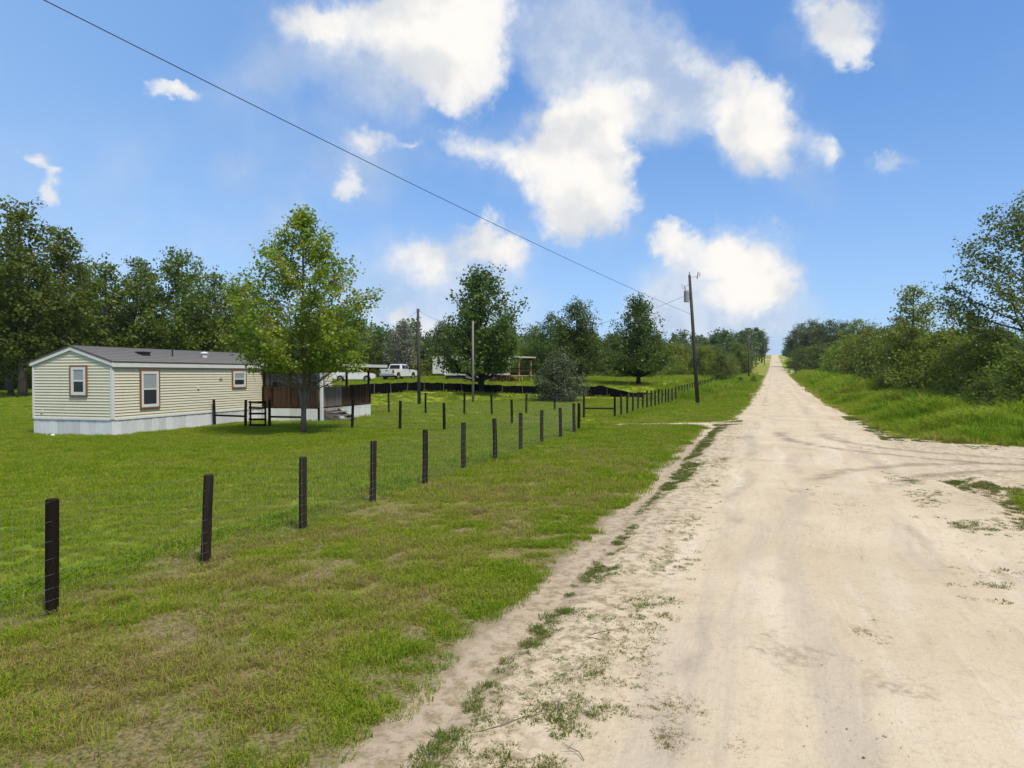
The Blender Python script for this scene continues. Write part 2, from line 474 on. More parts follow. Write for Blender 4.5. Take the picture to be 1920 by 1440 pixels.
def leaf_mat(name, ca, cb, cc=None, transl=0.35, rough=0.5):
    m, b, p, o = new_mat(name)
    at = b.n('ShaderNodeAttribute', attribute_name='rnd')
    oi = b.n('ShaderNodeObjectInfo')
    tcn = b.n('ShaderNodeTexCoord')
    nz = b.noise(tcn.outputs['Object'], 0.9, 3, 0.5)
    c = b.mix(at.outputs['Fac'], ca, cb)
    if cc:
        c = b.mix(b.m('MULTIPLY', b.ss(nz, 0.45, 0.68), 0.8), c, cc)
    hsn = b.n('ShaderNodeHueSaturation')
    b.link(b.m('ADD', 0.485, b.m('MULTIPLY', oi.outputs['Random'], 0.03)), hsn.inputs['Hue'])
    b.link(b.m('ADD', 0.82, b.m('MULTIPLY', oi.outputs['Random'], 0.36)), hsn.inputs['Value'])
    b.link(c, hsn.inputs['Color'])
    b.link(hsn.outputs[0], p.inputs['Base Color'])
    p.inputs['Roughness'].default_value = 0.5
    p.inputs['Specular IOR Level'].default_value = 0.28
    tr = b.n('ShaderNodeBsdfTranslucent')
    b.link(b.mix(0.6, hsn.outputs[0], b.mix(1.0, hsn.outputs[0], (1.3, 1.25, 0.35), 'MULTIPLY')), tr.inputs['Color'])
    mx = b.n('ShaderNodeMixShader')
    mx.inputs[0].default_value = transl
    b.nt.links.new(p.outputs[0], mx.inputs[1])
    b.nt.links.new(tr.outputs[0], mx.inputs[2])
    b.nt.links.new(mx.outputs[0], o.inputs[0])
    return m


def grass_mat(name, ca, cb, cc, transl=0.3):
    """blade colour runs green > yellow-green > straw with the tuft's own tint"""
    m, b, p, o = new_mat(name)
    at = b.n('ShaderNodeAttribute', attribute_type='INSTANCER', attribute_name='tint')
    rn = b.n('ShaderNodeAttribute', attribute_name='rnd')
    f = b.m('ADD', at.outputs['Fac'], b.m('MULTIPLY', b.m('SUBTRACT', rn.outputs['Fac'], 0.5), 0.8))
    c = b.mix(b.ss(f, 0.0, 0.5), ca, cb)
    c = b.mix(b.ss(f, 0.55, 1.0), c, cc)
    b.link(c, p.inputs['Base Color'])
    p.inputs['Roughness'].default_value = 0.7
    p.inputs['Specular IOR Level'].default_value = 0.08
    tr = b.n('ShaderNodeBsdfTranslucent')
    b.link(c, tr.inputs['Color'])
    mx = b.n('ShaderNodeMixShader'); mx.inputs[0].default_value = transl
    b.nt.links.new(p.outputs[0], mx.inputs[1]); b.nt.links.new(tr.outputs[0], mx.inputs[2])
    b.nt.links.new(mx.outputs[0], o.inputs[0])
    return m


make_sand(); make_ground()
grass_mat('lawn', (0.150, 0.255, 0.014), (0.290, 0.340, 0.026), (0.330, 0.245, 0.110), 0.38)
grass_mat('tall_grass', (0.135, 0.260, 0.016), (0.300, 0.370, 0.028), (0.440, 0.330, 0.110), 0.45)
grass_mat('weed', (0.110, 0.170, 0.026), (0.180, 0.195, 0.045), (0.320, 0.220, 0.115))
leaf_mat('leaf_yard', (0.105, 0.195, 0.016), (0.225, 0.280, 0.026), (0.290, 0.300, 0.022), 0.45)
leaf_mat('leaf_oak', (0.072, 0.125, 0.018), (0.175, 0.230, 0.040), (0.110, 0.150, 0.018), 0.42)
leaf_mat('leaf_dark', (0.042, 0.092, 0.016), (0.130, 0.195, 0.034), (0.062, 0.112, 0.016), 0.36)
leaf_mat('leaf_olive', (0.120, 0.165, 0.026), (0.270, 0.300, 0.052), (0.100, 0.145, 0.022), 0.48)
leaf_mat('leaf_bright', (0.140, 0.210, 0.024), (0.245, 0.290, 0.040), (0.175, 0.225, 0.020), 0.42)
leaf_mat('leaf_grey', (0.085, 0.118, 0.062), (0.175, 0.205, 0.115), (0.072, 0.105, 0.052), 0.28)
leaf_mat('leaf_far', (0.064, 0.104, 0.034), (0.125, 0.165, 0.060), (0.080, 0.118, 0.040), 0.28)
leaf_mat('moss', (0.135, 0.140, 0.105), (0.190, 0.190, 0.145), None, 0.15)
simple('bark', (0.105, 0.085, 0.068), 0.9, 0.2, 9, bmp=0.6, grain=(1, 1, 0.25))
simple('bark_pale', (0.190, 0.150, 0.110), 0.9, 0.2, 5, bmp=0.4, grain=(1, 1, 0.4), col2=(0.070, 0.050, 0.035), spec=0.1)
simple('bark_dark', (0.045, 0.038, 0.030), 0.95, 0.2, 9, bmp=0.5, grain=(1, 1, 0.25))
simple('post_wood', (0.014, 0.011, 0.008), 0.9, 0.2, 14, bmp=0.5, grain=(1, 1, 0.12), col2=(0.032, 0.026, 0.020), spec=0.06)
simple('pole_wood', (0.085, 0.075, 0.065), 0.9, 0.2, 8, bmp=0.4, grain=(1, 1, 0.08), col2=(0.05, 0.045, 0.04))
simple('pole_grey', (0.21, 0.20, 0.18), 0.9, 0.15, 8, grain=(1, 1, 0.08))
simple('wire', (0.26, 0.26, 0.25), 0.6, 0.1, 5, metal=0.2)
simple('cable', (0.02, 0.02, 0.022), 0.6, 0.1, 5)
simple('siding', (0.590, 0.550, 0.415), 0.55, 0.05, 1.3, col2=(0.530, 0.490, 0.370))
simple('white_trim', (0.622, 0.622, 0.605), 0.45, 0.04, 3)
simple('skirting', (0.640, 0.650, 0.660), 0.5, 0.10, 1.6, grain=(1, 1, 0.3))
simple('shingle', (0.150, 0.142, 0.138), 0.95, 0.2, 18, bmp=0.5, col2=(0.085, 0.080, 0.078), spec=0.1)
simple('cedar_trim', (0.252, 0.113, 0.044), 0.7, 0.15, 8)
simple('brown_wood', (0.070, 0.040, 0.022), 0.9, 0.2, 7, grain=(1, 1, 0.15), bmp=0.4, col2=(0.018, 0.011, 0.007), spec=0.1)
simple('grey_wood', (0.202, 0.172, 0.143), 0.9, 0.2, 7, grain=(1, 1, 0.15), bmp=0.4, col2=(0.118, 0.097, 0.076))
simple('new_wood', (0.42, 0.31, 0.15), 0.8, 0.12, 6, grain=(1, 1, 0.2))
simple('metal_roof', (0.504, 0.504, 0.479), 0.4, 0.06, 2)
simple('dark_metal', (0.03, 0.03, 0.03), 0.5, 0.1, 6)
simple('transformer_grey', (0.24, 0.25, 0.27), 0.5, 0.08, 5)
simple('silt_fabric', (0.004, 0.004, 0.005), 0.9, 0.1, 6, spec=0.05)
simple('stake', (0.11, 0.10, 0.09), 0.9, 0.15, 6)
simple('car_paint', (0.622, 0.622, 0.630), 0.25, 0.02, 2, spec=0.5)
simple('tyre', (0.012, 0.012, 0.012), 0.8, 0.1, 6)
simple('rim', (0.42, 0.42, 0.43), 0.3, 0.05, 6, metal=0.8)
simple('car_glass', (0.012, 0.014, 0.017), 0.12, 0.05, 3, spec=0.3)
simple('tail_lamp', (0.18, 0.012, 0.010), 0.25, 0.05, 3)
simple('black_trim', (0.02, 0.02, 0.022), 0.5, 0.1, 6)
simple('camper_white', (0.521, 0.521, 0.487), 0.5, 0.06, 1.6)
simple('tarp_grey', (0.20, 0.20, 0.22), 0.7, 0.12, 4)
simple('stone_grey', (0.437, 0.353, 0.260), 0.9, 0.15, 5)
simple('twig', (0.150, 0.115, 0.080), 0.95, 0.2, 12)
simple('door_paint', (0.42, 0.36, 0.24), 0.6, 0.1, 3)
simple('glass_dark', (0.030, 0.037, 0.045), 0.12, 0.1, 2)
simple('glass_pale', (0.286, 0.319, 0.336), 0.2, 0.08, 2)
simple('number_grey', (0.22, 0.20, 0.17), 0.6, 0.05, 5)
simple('rock_white', (0.630, 0.622, 0.588), 0.8, 0.05, 6)


# ------------------------------------------------------------------ mesh helpers
class MB:
    def __init__(s):
        s.v = []; s.f = []; s.mi = []

    def add(s, verts, faces, mi=0):
        o = len(s.v)
        s.v.extend([tuple(map(float, p)) for p in verts])
        for f in faces:
            s.f.append(tuple(i + o for i in f)); s.mi.append(mi)

    def box(s, x0, x1, y0, y1, z0, z1, mi=0):
        s.add([(x0, y0, z0), (x1, y0, z0), (x1, y1, z0), (x0, y1, z0), (x0, y0, z1), (x1, y0, z1), (x1, y1, z1), (x0, y1, z1)],
              [(0, 3, 2, 1), (4, 5, 6, 7), (0, 1, 5, 4), (1, 2, 6, 5), (2, 3, 7, 6), (3, 0, 4, 7)], mi)

    def tube(s, pts, rad, sides=6, cap=True, mi=0):
        pts = [Vector(p) for p in pts]
        vs = []; fs = []
        prev = None
        for i, p in enumerate(pts):
            t = (pts[min(i + 1, len(pts) - 1)] - pts[max(i - 1, 0)])
            t = t.normalized() if t.length > 1e-9 else Vector((0, 0, 1))
            if prev is None:
                a = Vector((1, 0, 0)) if abs(t.x) < 0.8 else Vector((0, 1, 0))
                u = t.cross(a).normalized()
            else:
                u = (prev - t * prev.dot(t))
                u = u.normalized() if u.length > 1e-6 else t.cross(Vector((1, 0.3, 0.2))).normalized()
            prev = u
            vv = t.cross(u)
            r = rad[i] if hasattr(rad, '__len__') else rad
            for k in range(sides):
                an = 2 * math.pi * k / sides
                vs.append(p + (u * math.cos(an) + vv * math.sin(an)) * r)
        for i in range(len(pts) - 1):
            for k in range(sides):
                k2 = (k + 1) % sides
                fs.append((i * sides + k, i * sides + k2, (i + 1) * sides + k2, (i + 1) * sides + k))
        if cap:
            fs.append(tuple(range(sides - 1, -1, -1)))
            o = (len(pts) - 1) * sides
            fs.append(tuple(o + k for k in range(sides)))
        s.add(vs, fs, mi)

    def extrude(s, prof, y0, y1, mi=0, inset=0.0, zin=None):
        """side profile (x, z) swept across y; inset narrows points above zin"""
        n = len(prof)

        def yy(z, y, sg):
            return y + sg * inset if (zin is not None and z > zin) else y
        a = [(x, yy(z, y0, 1), z) for x, z in prof]
        b = [(x, yy(z, y1, -1), z) for x, z in prof]
        fs = [tuple(range(n)), tuple(range(2 * n - 1, n - 1, -1))]
        for i in range(n):
            j = (i + 1) % n
            fs.append((j, i, n + i, n + j))
        s.add(a + b, fs, mi)

    def mesh(s, name, mats, smooth=False, bevel=0.0):
        me = bpy.data.meshes.new(name)
        me.from_pydata(s.v, [], s.f)
        if isinstance(mats, str):
            mats = [mats]
        for m in mats:
            me.materials.append(MATS[m])
        if len(mats) > 1:
            me.polygons.foreach_set('material_index', s.mi)
        if smooth:
            me.polygons.foreach_set('use_smooth', [True] * len(me.polygons))
        me.update()
        if bevel > 0:
            bm = bmesh.new(); bm.from_mesh(me)
            bmesh.ops.recalc_face_normals(bm, faces=bm.faces)
            bmesh.ops.bevel(bm, geom=[e for e in bm.edges if len(e.link_faces) == 2 and e.calc_face_angle(0) > 0.5],
                            offset=bevel, segments=2, affect='EDGES', clamp_overlap=True)
            bm.to_mesh(me); bm.free()
        else:
            bm = bmesh.new(); bm.from_mesh(me)
            bmesh.ops.recalc_face_normals(bm, faces=bm.faces)
            bm.to_mesh(me); bm.free()
        return me


def link(name, me, parent=None, loc=None, rotz=0.0):
    o = bpy.data.objects.new(name, me)
    COL.objects.link(o)
    if parent is not None:
        o.parent = parent
    if loc is not None:
        o.location = loc
    if rotz:
        o.rotation_euler = (0, 0, rotz)
    return o


def tag(o, label=None, cat=None, group=None, kind=None):
    if label: o['label'] = label
    if cat: o['category'] = cat
    if group: o['group'] = group
    if kind: o['kind'] = kind
    return o


def root(name, label, cat, loc=(0, 0, 0), rotz=0.0, group=None):
    o = link(name, None, None, loc, rotz)
    return tag(o, label, cat, group)


def part(name, mb, mats, parent, smooth=False, bevel=0.0, kind=None):
    o = link(name, mb.mesh(name, mats, smooth, bevel), parent)
    if kind: o['kind'] = kind
    return o


def boxpart(name, b6, mats, parent, bevel=0.0):
    m = MB(); m.box(*b6)
    return part(name, m, mats, parent, bevel=bevel)


# ------------------------------------------------------------------ ground sheet
def grid_mesh(name, xs, ys, zf, mat, attr=None):
    X, Y = np.meshgrid(xs, ys)
    Z = zf(X, Y)
    nx, ny = len(xs), len(ys)
    co = np.stack([X, Y, Z], -1).reshape(-1, 3).astype(np.float32)
    i = np.arange((nx) * (ny)).reshape(ny, nx)
    f = np.stack([i[:-1, :-1], i[:-1, 1:], i[1:, 1:], i[1:, :-1]], -1).reshape(-1, 4)
    me = np_mesh(name, co, f, mat)
    if attr is not None:
        a = me.attributes.new('sd', 'FLOAT', 'POINT')
        a.data.foreach_set('value', np.clip(attr(X, Y), -4, 4).reshape(-1).astype(np.float32))
    me.polygons.foreach_set('use_smooth', np.ones(len(me.polygons), bool))
    return me


def np_mesh(name, co, faces, mat):
    me = bpy.data.meshes.new(name)
    n = faces.shape[1]
    me.vertices.add(len(co)); me.vertices.foreach_set('co', np.ascontiguousarray(co, np.float32).reshape(-1))
    me.loops.add(faces.size); me.loops.foreach_set('vertex_index', faces.reshape(-1).astype(np.int32))
    me.polygons.add(len(faces))
    me.polygons.foreach_set('loop_start', np.arange(0, faces.size, n, dtype=np.int32))
    me.polygons.foreach_set('loop_total', np.full(len(faces), n, np.int32))
    me.materials.append(MATS[mat])
    me.update(calc_edges=True)
    me.validate()
    return me


def spaced(segs):
    out = [segs[0][0]]
    for a, b, st in segs:
        n = max(1, int(round((b - a) / st)))
        out.extend(list(np.linspace(a, b, n + 1)[1:]))
    return np.array(out)


def lumps(X, Y):
    sd = grass_sd(X, Y)
    l = (fbm_np(X * 0.7, Y * 0.7, 3, 3) - 0.5) * 0.06 + (fbm_np(X * 2.6, Y * 2.6, 9, 2) - 0.5) * 0.04
    return l * sstep(0.2, 1.6, sd) * sstep(60, 25, Y)


def ground_z(X, Y):
    sd = grass_sd(X, Y)
    lip = 0.02 * sstep(-0.05, 0.7, sd) * sstep(60, 20, Y)
    return height(X, Y) + lumps(X, Y) + lip - 0.03 * sstep(0.1, -1.0, sd)


def gz(x, y):
    return float(ground_z(np.array([x]), np.array([y]))[0])


gx = spaced([(-600, -100, 25), (-100, -30, 3.5), (-30, -14, 1.0), (-14, 20, 0.3), (20, 32, 0.8), (32, 100, 3.4), (100, 800, 25)])
gy = spaced([(-60, 0, 6), (0, 3, 0.5), (3, 30, 0.3), (30, 60, 0.6), (60, 120, 1.5), (120, 300, 6), (300, 900, 20), (900, 1500, 60)])
ground = link('ground', grid_mesh('ground', gx, gy, ground_z, 'ground', grass_sd))
tag(ground, 'mown green lawn and rough grass on sandy soil', 'ground', kind='structure')

# ------------------------------------------------------------------ roads of pale sand
def strip_sheet(name, rows, cols, f_xy, edge_fall, base_off, rough, label):
    """rows: along parameter, cols: across -1..1; edges folded down into the ground"""
    T, U = np.meshgrid(rows, cols, indexing='ij')
    X, Y = f_xy(T, U)
    e = sstep(1.0, edge_fall, np.abs(U))
    rut = (fbm_np(X * 1.1 + 40, Y * 1.1, 21, 4) - 0.5) * 0.03
    d = road_d(X, Y) + (fbm_np(X * 0.08, Y * 0.08, 5, 2) - 0.5) * 1.4
    rut = rut + 0.012 * np.sin(d * 3.3) * sstep(45, 10, Y) * rough
    Z = height(X, Y) + (base_off + np.maximum(Y, 0) * 0.0006) + np.maximum(rut, -0.012) * e * rough - (1 - e) * (0.02 + base_off)
    co = np.stack([X, Y, Z], -1).reshape(-1, 3)
    i = np.arange(len(rows) * len(cols)).reshape(len(rows), len(cols))
    f = np.stack([i[:-1, :-1], i[1:, :-1], i[1:, 1:], i[:-1, 1:]], -1).reshape(-1, 4)
    me = np_mesh(name, co, f, 'sand')
    bm = bmesh.new(); bm.from_mesh(me)
    if sum(fc.normal.z for fc in list(bm.faces)[:50]) < 0:
        bmesh.ops.reverse_faces(bm, faces=bm.faces)
    bm.to_mesh(me); bm.free()
    me.polygons.foreach_set('use_smooth', np.ones(len(me.polygons), bool))
    o = link(name, me)
    return tag(o, label, 'road', kind='structure')


def road_xy(Yc, U):
    wl = np.interp(Yc, [-30, 27, 37, 2000], [3.15, 3.25, 2.85, 2.75]) + (fbm_np(Yc * 0.35, Yc * 0 + 3, 31, 3) - 0.5) * 0.9
    wr = np.interp(Yc, [-30, 27, 37, 2000], [2.95, 3.0, 2.85, 2.75]) + (fbm_np(Yc * 0.35, Yc * 0 + 9, 37, 3) - 0.5) * 0.9
    d = np.where(U < 0, U * wl, U * wr)
    return RS * Yc + RO + d * RC, Yc - d * 0.352


rows = spaced([(-25, 2, 1.5), (2, 30, 0.16), (30, 60, 0.5), (60, 140, 2), (140, 300, 6), (300, 720, 14)])
strip_sheet('dirt_road', rows, np.linspace(-1, 1, 56), road_xy, 0.86, 0.020, 1.0, 'long straight pale sand road running up to the hill crest')


def cross_xy(A, U):
    hw = np.interp(A, [-1, 3, 8, 40], [5.4, 4.7, 4.1, 3.8]) + (fbm_np(A * 0.4, A * 0 + 2, 51, 3) - 0.5) * 0.8
    return CC[0] + CD[0] * A + CN[0] * U * hw, CC[1] + CD[1] * A + CN[1] * U * hw


strip_sheet('side_road', spaced([(-7, 14, 0.3), (14, 60, 2)]), np.linspace(-1, 1, 40), cross_xy, 0.84, 0.014, 0.8,
            'sandy side road turning off beside the thicket')


def drive_xy(A, U):
    t = A / 10.6
    hw = 1.05 - 0.85 * t + (fbm_np(A * 0.8, A * 0 + 5, 61, 3) - 0.5) * 0.4
    return 13.5 - 10.5 * t + 0.16 * U * hw, 34.9 - 1.7 * t - U * hw


strip_sheet('driveway', spaced([(0, 10.6, 0.25)]), np.linspace(-1, 1, 16), drive_xy, 0.5, 0.010, 0.5,
            'short sandy driveway crossing the verge to the fence opening')


def drive2_xy(A, U):
    t = A / 5.4
    hw = 0.55 + 0 * A
    return 28.6 - 5.4 * t + 0.1 * U * hw, 75.6 - 1.0 * t - U * hw


strip_sheet('field_driveway', spaced([(0, 5.4, 0.4)]), np.linspace(-1, 1, 8), drive2_xy, 0.5, 0.012, 0.3,
            'narrow pale sand track crossing the verge beyond the utility pole')

# ------------------------------------------------------------------ trees
def interp_prof(prof):
    ts = [p[0] for p in prof]; rs = [p[1] for p in prof]
    return lambda t: np.interp(t, ts, rs)


def gen_tree(name, seed, H, r0, prof, n_limb, n_leaf, leaf, clump, rise=0.7, trunk_bark='bark', leafm='leaf_oak',
             sub=3, leaders=0, wob=0.03, flat=0.75, limb_r=0.45, top=0.94, floor=None):
    """returns trunk mesh (with limbs) and crown mesh (thousands of leaf faces in clumps along the limbs)"""
    rng = np.random.default_rng(seed)
    pf = interp_prof(prof)
    t0 = prof[0][0]
    mb = MB()
    npt = 9
    zs = np.linspace(0, H * top, npt)
    wx = np.cumsum(rng.normal(0, wob, npt)) * H * 0.12; wy = np.cumsum(rng.normal(0, wob, npt)) * H * 0.12
    wx -= wx[0]; wy -= wy[0]

    def axis(z):
        return np.array([np.interp(z, zs, wx), np.interp(z, zs, wy), z])
    rad = r0 * (1 - zs / (H * 1.02)) ** 0.8 + 0.012
    rad[0] *= 1.35
    pts = [axis(z) for z in zs]; pts[0] = pts[0] + np.array([0, 0, -0.15])
    mb.tube(pts, list(rad), 8)
    for q in range(leaders):          # stems that part from the trunk low down
        la = 0.6 + q * math.pi * 2 / max(leaders, 1); sp = H * 0.10
        mb.tube([axis(H * 0.09), axis(H * 0.16) + np.array([math.cos(la), math.sin(la), 0]) * sp * 0.28, axis(H * 0.30) + np.array([math.cos(la), math.sin(la), 0]) * sp * 0.7,
                 axis(H * 0.55) + np.array([math.cos(la), math.sin(la), 0]) * sp * 1.1], [r0 * 0.75, r0 * 0.6, r0 * 0.42, 0.02], 7, cap=False)
    cl = []; cw = []
    az = rng.random() * 6.28
    for i in range(n_limb):
        t = t0 + (1 - t0) * ((i + rng.random()) / n_limb) * 0.985
        az += 2.399 + rng.normal(0, 0.35)
        Rr = float(pf(t)) * rng.uniform(0.62, 1.12)
        ze = t * H
        z0 = max(min(ze - Rr * rise * rng.uniform(0.7, 1.2), H * 0.9), t0 * H * 0.72)
        a = axis(z0); e = axis(min(ze, H * top)) + np.array([math.cos(az) * Rr, math.sin(az) * Rr, 0]); e[2] = ze
        mid = a * 0.45 + e * 0.55 + np.array([0, 0, -0.10 * Rr]) + rng.normal(0, 0.06 * Rr + 0.02, 3)
        us = np.linspace(0, 1, 5)
        cur = [(1 - u) ** 2 * a + 2 * u * (1 - u) * mid + u * u * e for u in us]
        rl = max(0.015, r0 * limb_r * (1 - t * 0.75) * min(1.0, Rr / (max(p[1] for p in prof) * 0.7 + 1e-6)))
        mb.tube(cur, [rl, rl * 0.75, rl * 0.5, rl * 0.3, 0.008], 5, cap=False)
        nc = max(2, int(2 + Rr / clump * 1.3))
        for k in range(nc):
            u = 0.30 + 0.70 * (k + rng.random()) / nc
            c = (1 - u) ** 2 * a + 2 * u * (1 - u) * mid + u * u * e
            cl.append(c); cw.append(0.7 + 0.6 * rng.random())
            for q in range(sub):
                off = rng.normal(0, 1, 3); off[2] *= 0.7
                off = off / (np.linalg.norm(off) + 1e-6) * clump * rng.uniform(0.7, 1.9)
                cc = c + off
                if cc[2] < t0 * H * 0.6 and t0 > 0.08:
                    cc[2] = t0 * H * 0.6 + rng.random() * 0.4
                cl.append(cc); cw.append(0.35 + 0.75 * rng.random())
                if rng.random() < 0.5:
                    mb.tube([c, (c + cc) / 2 + rng.normal(0, 0.05, 3), cc], [rl * 0.25 + 0.006, 0.008, 0.005], 3, cap=False)
    for k in range(5):
        c = axis(H * top) + rng.normal(0, clump * 0.5, 3); c[2] = H * (top - 0.03) + rng.random() * H * (1 - top) * 1.2
        cl.append(c); cw.append(0.6)
    cl = np.array(cl); cw = np.array(cw); cw = cw / cw.sum()
    idx = rng.choice(len(cl), n_leaf, p=cw)
    g = rng.normal(0, 1, (n_leaf, 3)); g /= np.linalg.norm(g, axis=1)[:, None] + 1e-9
    rr = rng.random(n_leaf) ** 0.55
    pos = cl[idx] + g * rr[:, None] * clump * np.array([1, 1, flat])
    pos[:, 2] = np.maximum(pos[:, 2], 0.04)
    if floor:
        low = pos[:, 2] < floor * H
        pos[low, 2] = floor * H + (pos[low, 2] % 1.0) * 0.5 + 0.05 * H * (1 + np.sin(np.arctan2(pos[low, 1], pos[low, 0]) * 3.0 + seed)) * 0.6
    co, fc, rnd = leaf_quads(rng, pos, leaf)
    me = np_mesh(name + '_crown', co, fc, leafm)
    at = me.attributes.new('rnd', 'FLOAT', 'FACE')
    # leaves of one spray share part of their tone
    cr = rng.random(len(cl))[idx]
    at.data.foreach_set('value', np.clip(0.55 * rnd + 0.45 * cr, 0, 1).astype(np.float32))
    tm = mb.mesh(name + '_trunk', trunk_bark, smooth=True)
    return tm, me


def leaf_quads(rng, pos, leaf):
    n = len(pos)
    a = rng.normal(0, 1, (n, 3)); a[:, 2] = a[:, 2] * 0.7 - 0.25
    a /= np.linalg.norm(a, axis=1)[:, None]
    b = rng.normal(0, 1, (n, 3)); b[:, 2] *= 0.6
    b -= a * np.sum(a * b, 1)[:, None]; b /= np.linalg.norm(b, axis=1)[:, None] + 1e-9
    L = leaf * rng.uniform(0.6, 1.35, n)[:, None]
    wd = L * rng.uniform(0.30, 0.48, n)[:, None]
    p0 = pos - a * L * 0.5; p2 = pos + a * L * 0.5
    p1 = pos + b * wd - a * L * 0.05; p3 = pos - b * wd - a * L * 0.05
    co = np.stack([p0, p1, p2, p3], 1).reshape(-1, 3)
    fc = np.arange(n * 4).reshape(n, 4)
    return co, fc, rng.random(n)


TREES = {}


def template(key, *a, **k):
    TREES[key] = (gen_tree(key, *a, **k), a[1])     # second positional argument is the height


ADJ = {None: 'mid-green', 'leaf_dark': 'dark green', 'leaf_oak': 'mid-green', 'leaf_olive': 'olive-green', 'leaf_bright': 'light green', 'leaf_far': 'dull blue-green', 'leaf_grey': 'grey-green'}
KADJ = {'oak_a': 'broad round-topped', 'oak_b': 'upright oval', 'tall_a': 'tall wide-crowned', 'tall_b': 'tall narrow-crowned', 'bush_a': 'rounded', 'bush_b': 'wide low-branching', 'slim': 'slender sparse', 'pine': 'high-crowned', 'bush_c': 'fine-leaved'}


def plant(key, name, label, cat, x, y, H, wscale=1.0, rot=0.0, group=None, mat=None, sink=0.0):
    (tm, cm), h0 = TREES[key]
    s = H / h0
    o = root(name, label, cat, (x, y, gz(x, y) - sink), rot, group)
    o.scale = (s * wscale, s * wscale, s)
    link('trunk', tm, o)
    c = link('crown' if cat == 'tree' else 'foliage', cm, o)
    if mat:
        c.material_slots[0].link = 'OBJECT'
        c.material_slots[0].material = MATS[mat]
    return o


template('yard', 11, 9.4, 0.098, [(0.26, 1.9), (0.33, 2.6), (0.46, 3.0), (0.60, 2.9), (0.72, 2.35), (0.83, 1.45), (0.92, 0.55), (1.0, 0.05)],
         88, 30000, 0.118, 0.31, rise=0.75, trunk_bark='bark_pale', leafm='leaf_yard', sub=3, limb_r=0.42, leaders=2, floor=0.27)
template('oak_a', 21, 12, 0.28, [(0.28, 2.2), (0.4, 3.6), (0.6, 4.2), (0.8, 3.3), (0.93, 1.8), (1.0, 0.5)], 34, 11000, 0.26, 0.75, rise=0.7)
template('oak_b', 22, 12, 0.26, [(0.22, 2.0), (0.45, 3.4), (0.65, 3.6), (0.85, 2.4), (1.0, 0.5)], 30, 9500, 0.27, 0.7, rise=0.9)
template('tall_a', 23, 18, 0.33, [(0.22, 1.6), (0.4, 3.0), (0.55, 3.9), (0.72, 3.6), (0.86, 2.3), (1.0, 0.5)], 36, 12000, 0.30, 0.85, rise=0.9)
template('tall_b', 24, 18, 0.30, [(0.30, 1.6), (0.5, 2.8), (0.7, 3.0), (0.88, 1.8), (1.0, 0.4)], 26, 8000, 0.32, 0.9, rise=0.8)
template('cone_a', 25, 10, 0.24, [(0.13, 2.6), (0.24, 3.7), (0.45, 3.7), (0.65, 3.1), (0.8, 2.2), (0.92, 1.3), (1.0, 0.5)], 64, 17000, 0.23, 0.58, rise=0.9,
         leafm='leaf_dark', trunk_bark='bark_dark', floor=0.155)
template('cone_b', 26, 10, 0.22, [(0.13, 2.8), (0.25, 3.7), (0.45, 3.6), (0.65, 3.2), (0.83, 2.3), (0.94, 1.4), (1.0, 0.5)], 56, 16000, 0.23, 0.62, rise=0.9,
         leafm='leaf_dark', trunk_bark='bark_dark', floor=0.13)
template('bush_a', 27, 5, 0.10, [(0.04, 2.0), (0.2, 2.5), (0.5, 2.4), (0.8, 1.5), (1.0, 0.4)], 44, 11000, 0.17, 0.5, rise=0.6, top=0.8)
template('bush_b', 28, 5, 0.10, [(0.03, 2.4), (0.2, 2.8), (0.5, 2.4), (0.75, 1.6), (1.0, 0.5)], 40, 11000, 0.17, 0.6, rise=0.5, top=0.8)
template('bush_c', 29, 4.2, 0.09, [(0.02, 1.9), (0.2, 2.2), (0.55, 2.0), (0.85, 1.2), (1.0, 0.3)], 50, 14000, 0.13, 0.4, rise=0.8, leafm='leaf_grey', top=0.8)
template('airy', 30, 12.5, 0.26, [(0.30, 3.0), (0.45, 4.8), (0.65, 5.2), (0.82, 4.2), (0.95, 2.4), (1.0, 0.8)], 42, 17000, 0.17, 0.50, rise=0.6,
         trunk_bark='bark_dark', leafm='leaf_oak', sub=4)
template('slim', 31, 10, 0.13, [(0.3, 1.2), (0.5, 2.0), (0.75, 1.9), (0.92, 1.2), (1.0, 0.3)], 24, 6000, 0.19, 0.5, rise=0.9, leafm='leaf_oak')
template('mossy', 32, 10, 0.20, [(0.25, 1.8), (0.5, 2.8), (0.75, 2.4), (1.0, 0.6)], 34, 4200, 0.26, 0.6, rise=0.7, leafm='moss', trunk_bark='bark_pale')
template('pine', 33, 16, 0.22, [(0.45, 1.4), (0.6, 2.1), (0.8, 1.7), (1.0, 0.4)], 26, 6000, 0.30, 0.6, rise=0.1, leafm='leaf_far')

rt = random.Random(5)
# the yard tree
plant('yard', 'yard_tree', 'pale-barked young tree with yellow-green leaves standing alone before the porch', 'tree', -8.5, 28.2, 9.35, 1.02, R(40))

